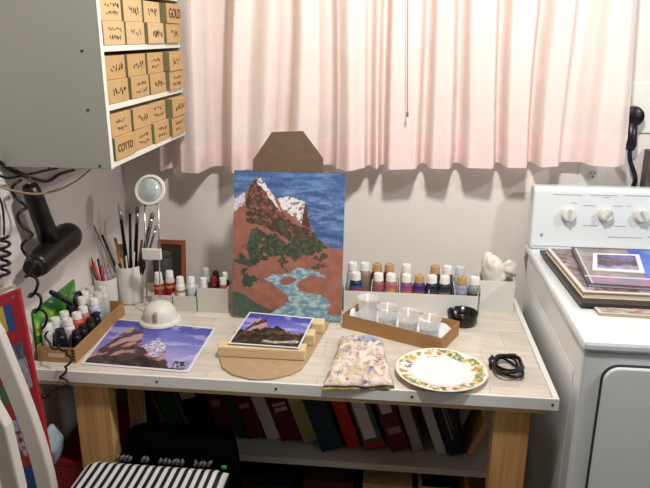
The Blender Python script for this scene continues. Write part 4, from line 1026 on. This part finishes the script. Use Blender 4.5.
# the things on top of the dryer
def slab(name,label,cat,pts,z0,z1,m_,group=None,fn=None,page=None,rot=0):
    P=[desk(u,v,z1) for u,v in pts]; c=sum(P,Vector())/len(P); t=thing(name,label,cat,(c.x,c.y,z0),group=group)
    poly=[(p.x-c.x,p.y-c.y) for p in P]
    if page:
        ins=[(x*.985,y*.985) for x,y in poly]; h=z1-z0
        MB().prism(ins,.0011,h-.0011).build('pages',page,t); MB().prism(poly,0,.001).build('back_cover',m_,t); MB().prism(poly,h-.001,h).build('front_cover',m_,t)
    else: MB().prism(poly,0,z1-z0).build('body',m_,t,bevel=.0006)
    if fn:
        Q=[Vector((p.x-c.x,p.y-c.y,z1-z0+.0006)) for p in P]   # order TL TR BR BL
        picture('cover_picture',lambda u,v:(Q[0]*(1-u)+Q[1]*u)*(1-v)+(Q[3]*(1-u)+Q[2]*u)*v,fn,90,70,gl,t)
    return t
pgm=mat('page_edge_cream',(220,208,176),.7)
def murk(c1,c2,c3,s):
    def f(u,v):
        if u<.03 or v<.03 or u>.97 or v>.96: return (214,210,206)
        n=nz(u,v,6,s); n2=nz(u,v,22,s+1); c=mix(c1,c2,.5+1.2*n)
        return mix(c,c3,max(0,n2*1.8))
    return f
Z=.9165
def rect(x0,y0,x1,y1,z): # by world corners -> helper for slabs off frame
    return None
def slabw(name,label,cat,P,z0,z1,m_,fn=None,page=None,nu=90,nv=70):
    c=Vector((sum(p[0] for p in P)/4,sum(p[1] for p in P)/4,0)); t=thing(name,label,cat,(c.x,c.y,z0))
    poly=[(p[0]-c.x,p[1]-c.y) for p in P]; h=z1-z0
    if page:
        MB().prism([(x*.985,y*.985) for x,y in poly],.0011,h-.0011).build('pages',page,t); MB().prism(poly,0,.001).build('back_cover',m_,t); MB().prism(poly,h-.001,h).build('front_cover',m_,t)
    else: MB().prism(poly,0,h).build('body',m_,t)
    if fn:
        Q=[Vector((x,y,h+.0004)) for x,y in poly]
        picture('cover_picture',lambda u,v:(Q[0]*(1-u)+Q[1]*u)*(1-v)+(Q[3]*(1-u)+Q[2]*u)*v,fn,nu,nv,gl,t)
    return t
def dk(u,v,z): q=desk(u,v,z); return (q.x,q.y)
# booklet at the front, partly under the folder
a=dk(599,313,.9225); slabw('booklet','thin cream-covered booklet sticking out at the front of the dryer-top pile','booklet',[(a[0]-.005,a[1]+.14),(a[0]+.25,a[1]+.13),(a[0]+.25,a[1]-.012),(a[0],a[1])],Z+.0002,.9225,mat('bk_cover',(196,176,130),.5),fn=murk((206,206,196),(150,160,150),(170,80,60),3),page=pgm)
fl_=dk(581,303,.931); fb=dk(540,250,.931)
slabw('portfolio','thin black portfolio folder at the bottom of the pile on the dryer','folder',[fb,(fb[0]+.40,fb[1]+.0),(fl_[0]+.37,fl_[1]+.0),fl_],.9228,.9310,mat('folder_black',(58,50,52),.4))
f1=dk(583.5,292,.946); b1=dk(546,247,.946)
slabw('magazine','large magazine with cream page edges and a brown landscape cover, under the framed one','magazine',[b1,(b1[0]+.36,b1[1]+.0),(f1[0]+.33,f1[1]-.005),f1],.9314,.946,mat('mag_cover',(220,210,200),.4),fn=murk((132,110,112),(170,156,160),(96,60,56),7),page=pgm)
f2=dk(588,283,.956); b2=dk(571,247,.956)
slabw('picture_book','dark-edged picture book lying second from the top of the dryer pile','book',[b2,(b2[0]+.32,b2[1]+.0),(f2[0]+.31,f2[1]-.02),f2],.9464,.956,mat('pb_cover',(70,64,72),.4),
   fn=lambda u,v:(216,214,212) if (.025<u<.04 or v>.80 and v<.83) and v>.03 else ((52,48,54) if u<.025 or v<.03 else (mix((120,106,104),(160,150,150),.5+nz(u,v,7,3)) if u<.45 and v<.8 else (mix((30,70,190),(70,130,220),.5+nz(u,v,5,4)) if v<.8 else mix((110,120,150),(170,120,150),.5+nz(u*2,v,5,8))))),page=mat('pages_grey',(190,190,196),.6))
f3=[dk(593,253,.9585),dk(639,254.5,.9585),dk(645,273,.9585),dk(592.5,270,.9585)]
slabw('photo_print','small white-bordered purple photograph on top of the dryer pile','photo',f3,.9567,.9585,paperw,fn=lambda u,v:(236,234,236) if u<.09 or u>.9 or v<.1 or v>.88 else mix(mix((70,66,130),(180,160,200),v+.4*nz(u,v,7,1)),(70,44,54),.6+1.5*nz(u,v,6,5) if abs(v-.5)<.32-.3*u*.6 else 0),nu=60,nv=40)

# ---------------------------------------------------------------- sockets
op=mat('outlet_plate',(226,226,220),.4)
def outlet(label,x0,x1,z0,z1,slots,rr=False):
    t=thing('wall_outlet',label,'outlet',((x0+x1)/2,.0698,z0)); w=(x1-x0)/2
    MB().box((-w,-.006,0),(w,0,z1-z0)).build('plate',op,t,bevel=.002)
    return t
t=outlet('white double wall outlet half hidden under the curtain hem',1.390,1.466,1.037,1.157,0)
for z in (.034,.086):
    rc_=MB().prism([(.016*math.cos(2*PI*k/16),z+.014*math.sin(2*PI*k/16)) for k in range(16)],-.0078,-.0061,MX).build('receptacle',mat('recept',(216,216,210),.4),t)
    for dx in (-.006,.006): MB().box((dx-.001,-.0082,z),(dx+.001,-.0079,z+.008)).build('slot',black,rc_)
    MB().tube([(0,-.0082,z-.006),(0,-.0079,z-.006)],.0024,8).build('slot',black,rc_)
t=outlet('large white plate outlet with several sockets behind the black dryer plug',1.455,1.665,1.245,1.385,0)
for x,z in ((.05,.105),(.05,.03)): MB().box((x-.012,-.0068,z-.004),(x-.002,-.0062,z+.004)).build('slot',black,t); MB().box((x+.008,-.0068,z-.006),(x+.012,-.0062,z+.006)).build('slot',black,t)
pg=thing('dryer_plug','big round black power plug with a thick cord running down behind the dryer','plug',(0,0,0))
pc=at(632.5,116,1,.05); MB().lathe([(.022,0),(.027,.004),(.029,.016),(.027,.030),(.018,.036),(.001,.037)],seg=32,cap1=False,M=align((pc.x,.0625,pc.z),(pc.x,.0,pc.z))).build('plug_body',black,pg,smooth='auto')
p_=at(630,150,1,.045); q_=at(632,187,1,.060)
MB().tube([(pc.x-.004,.042,pc.z-.015),(p_.x+.001,.045,p_.z+.012),(p_.x,.045,p_.z)],[.018,.015,.011],14).build('strain_relief',black,pg,smooth=True)
MB().tube(smoothpath([Vector((p_.x,.045,p_.z)),Vector((p_.x+.003,.040,p_.z-.03)),Vector((q_.x+.002,.05,q_.z+.03)),Vector((q_.x+.004,.0645,q_.z-.01)),Vector((q_.x+.004,.0660,.95))]),[.0085]*25+[.0035]*8 if False else .0062,12).build('cord',black,pg,smooth=True)
t=thing('grey_box','dark grey box mounted on the wall at the right edge of the photo','box',(1.585,.0698,1.09)); MB().box((-.02,-.045,0),(.045,0,.11)).build('housing',mat('box_grey',(84,76,78),.5),t,bevel=.003)
MB().box((-.012,-.0465,.02),(.037,-.0451,.09)).build('cover',mat('box_grey2',(70,64,66),.5),t,bevel=.001)

# ---------------------------------------------------------------- lights
def area(name,loc,target,size,power,col):
    l=bpy.data.lights.new(name,'AREA'); l.shape='DISK'; l.size=size; l.energy=power; l.color=col
    o=bpy.data.objects.new(name,l); C.objects.link(o); o.location=loc; o.rotation_euler=(Vector(target)-Vector(loc)).to_track_quat('-Z','Y').to_euler(); return o
area('ceiling_lamp',(1.0,-1.0,2.2),(.9,.0,1.55),.14,19,(1,.965,.92))
area('side_lamp',(2.35,-1.0,2.0),(1.0,-.05,.9),.10,8.5,(1,.975,.95))
area('cool_fill',(2.8,-1.6,1.5),(1.5,-.6,.6),.5,4.0,(.78,.90,1))  # added unseen fill that brightens and cools the dryer front
w=bpy.data.worlds.new('world'); sc.world=w; w.use_nodes=True; w.node_tree.nodes['Background'].inputs[0].default_value=(.5,.5,.5,1); w.node_tree.nodes['Background'].inputs[1].default_value=.2
sc.view_settings.view_transform='Standard'; sc.view_settings.look='None'; sc.view_settings.gamma=1; sc.view_settings.use_curve_mapping=False; sc.view_settings.exposure=0.14
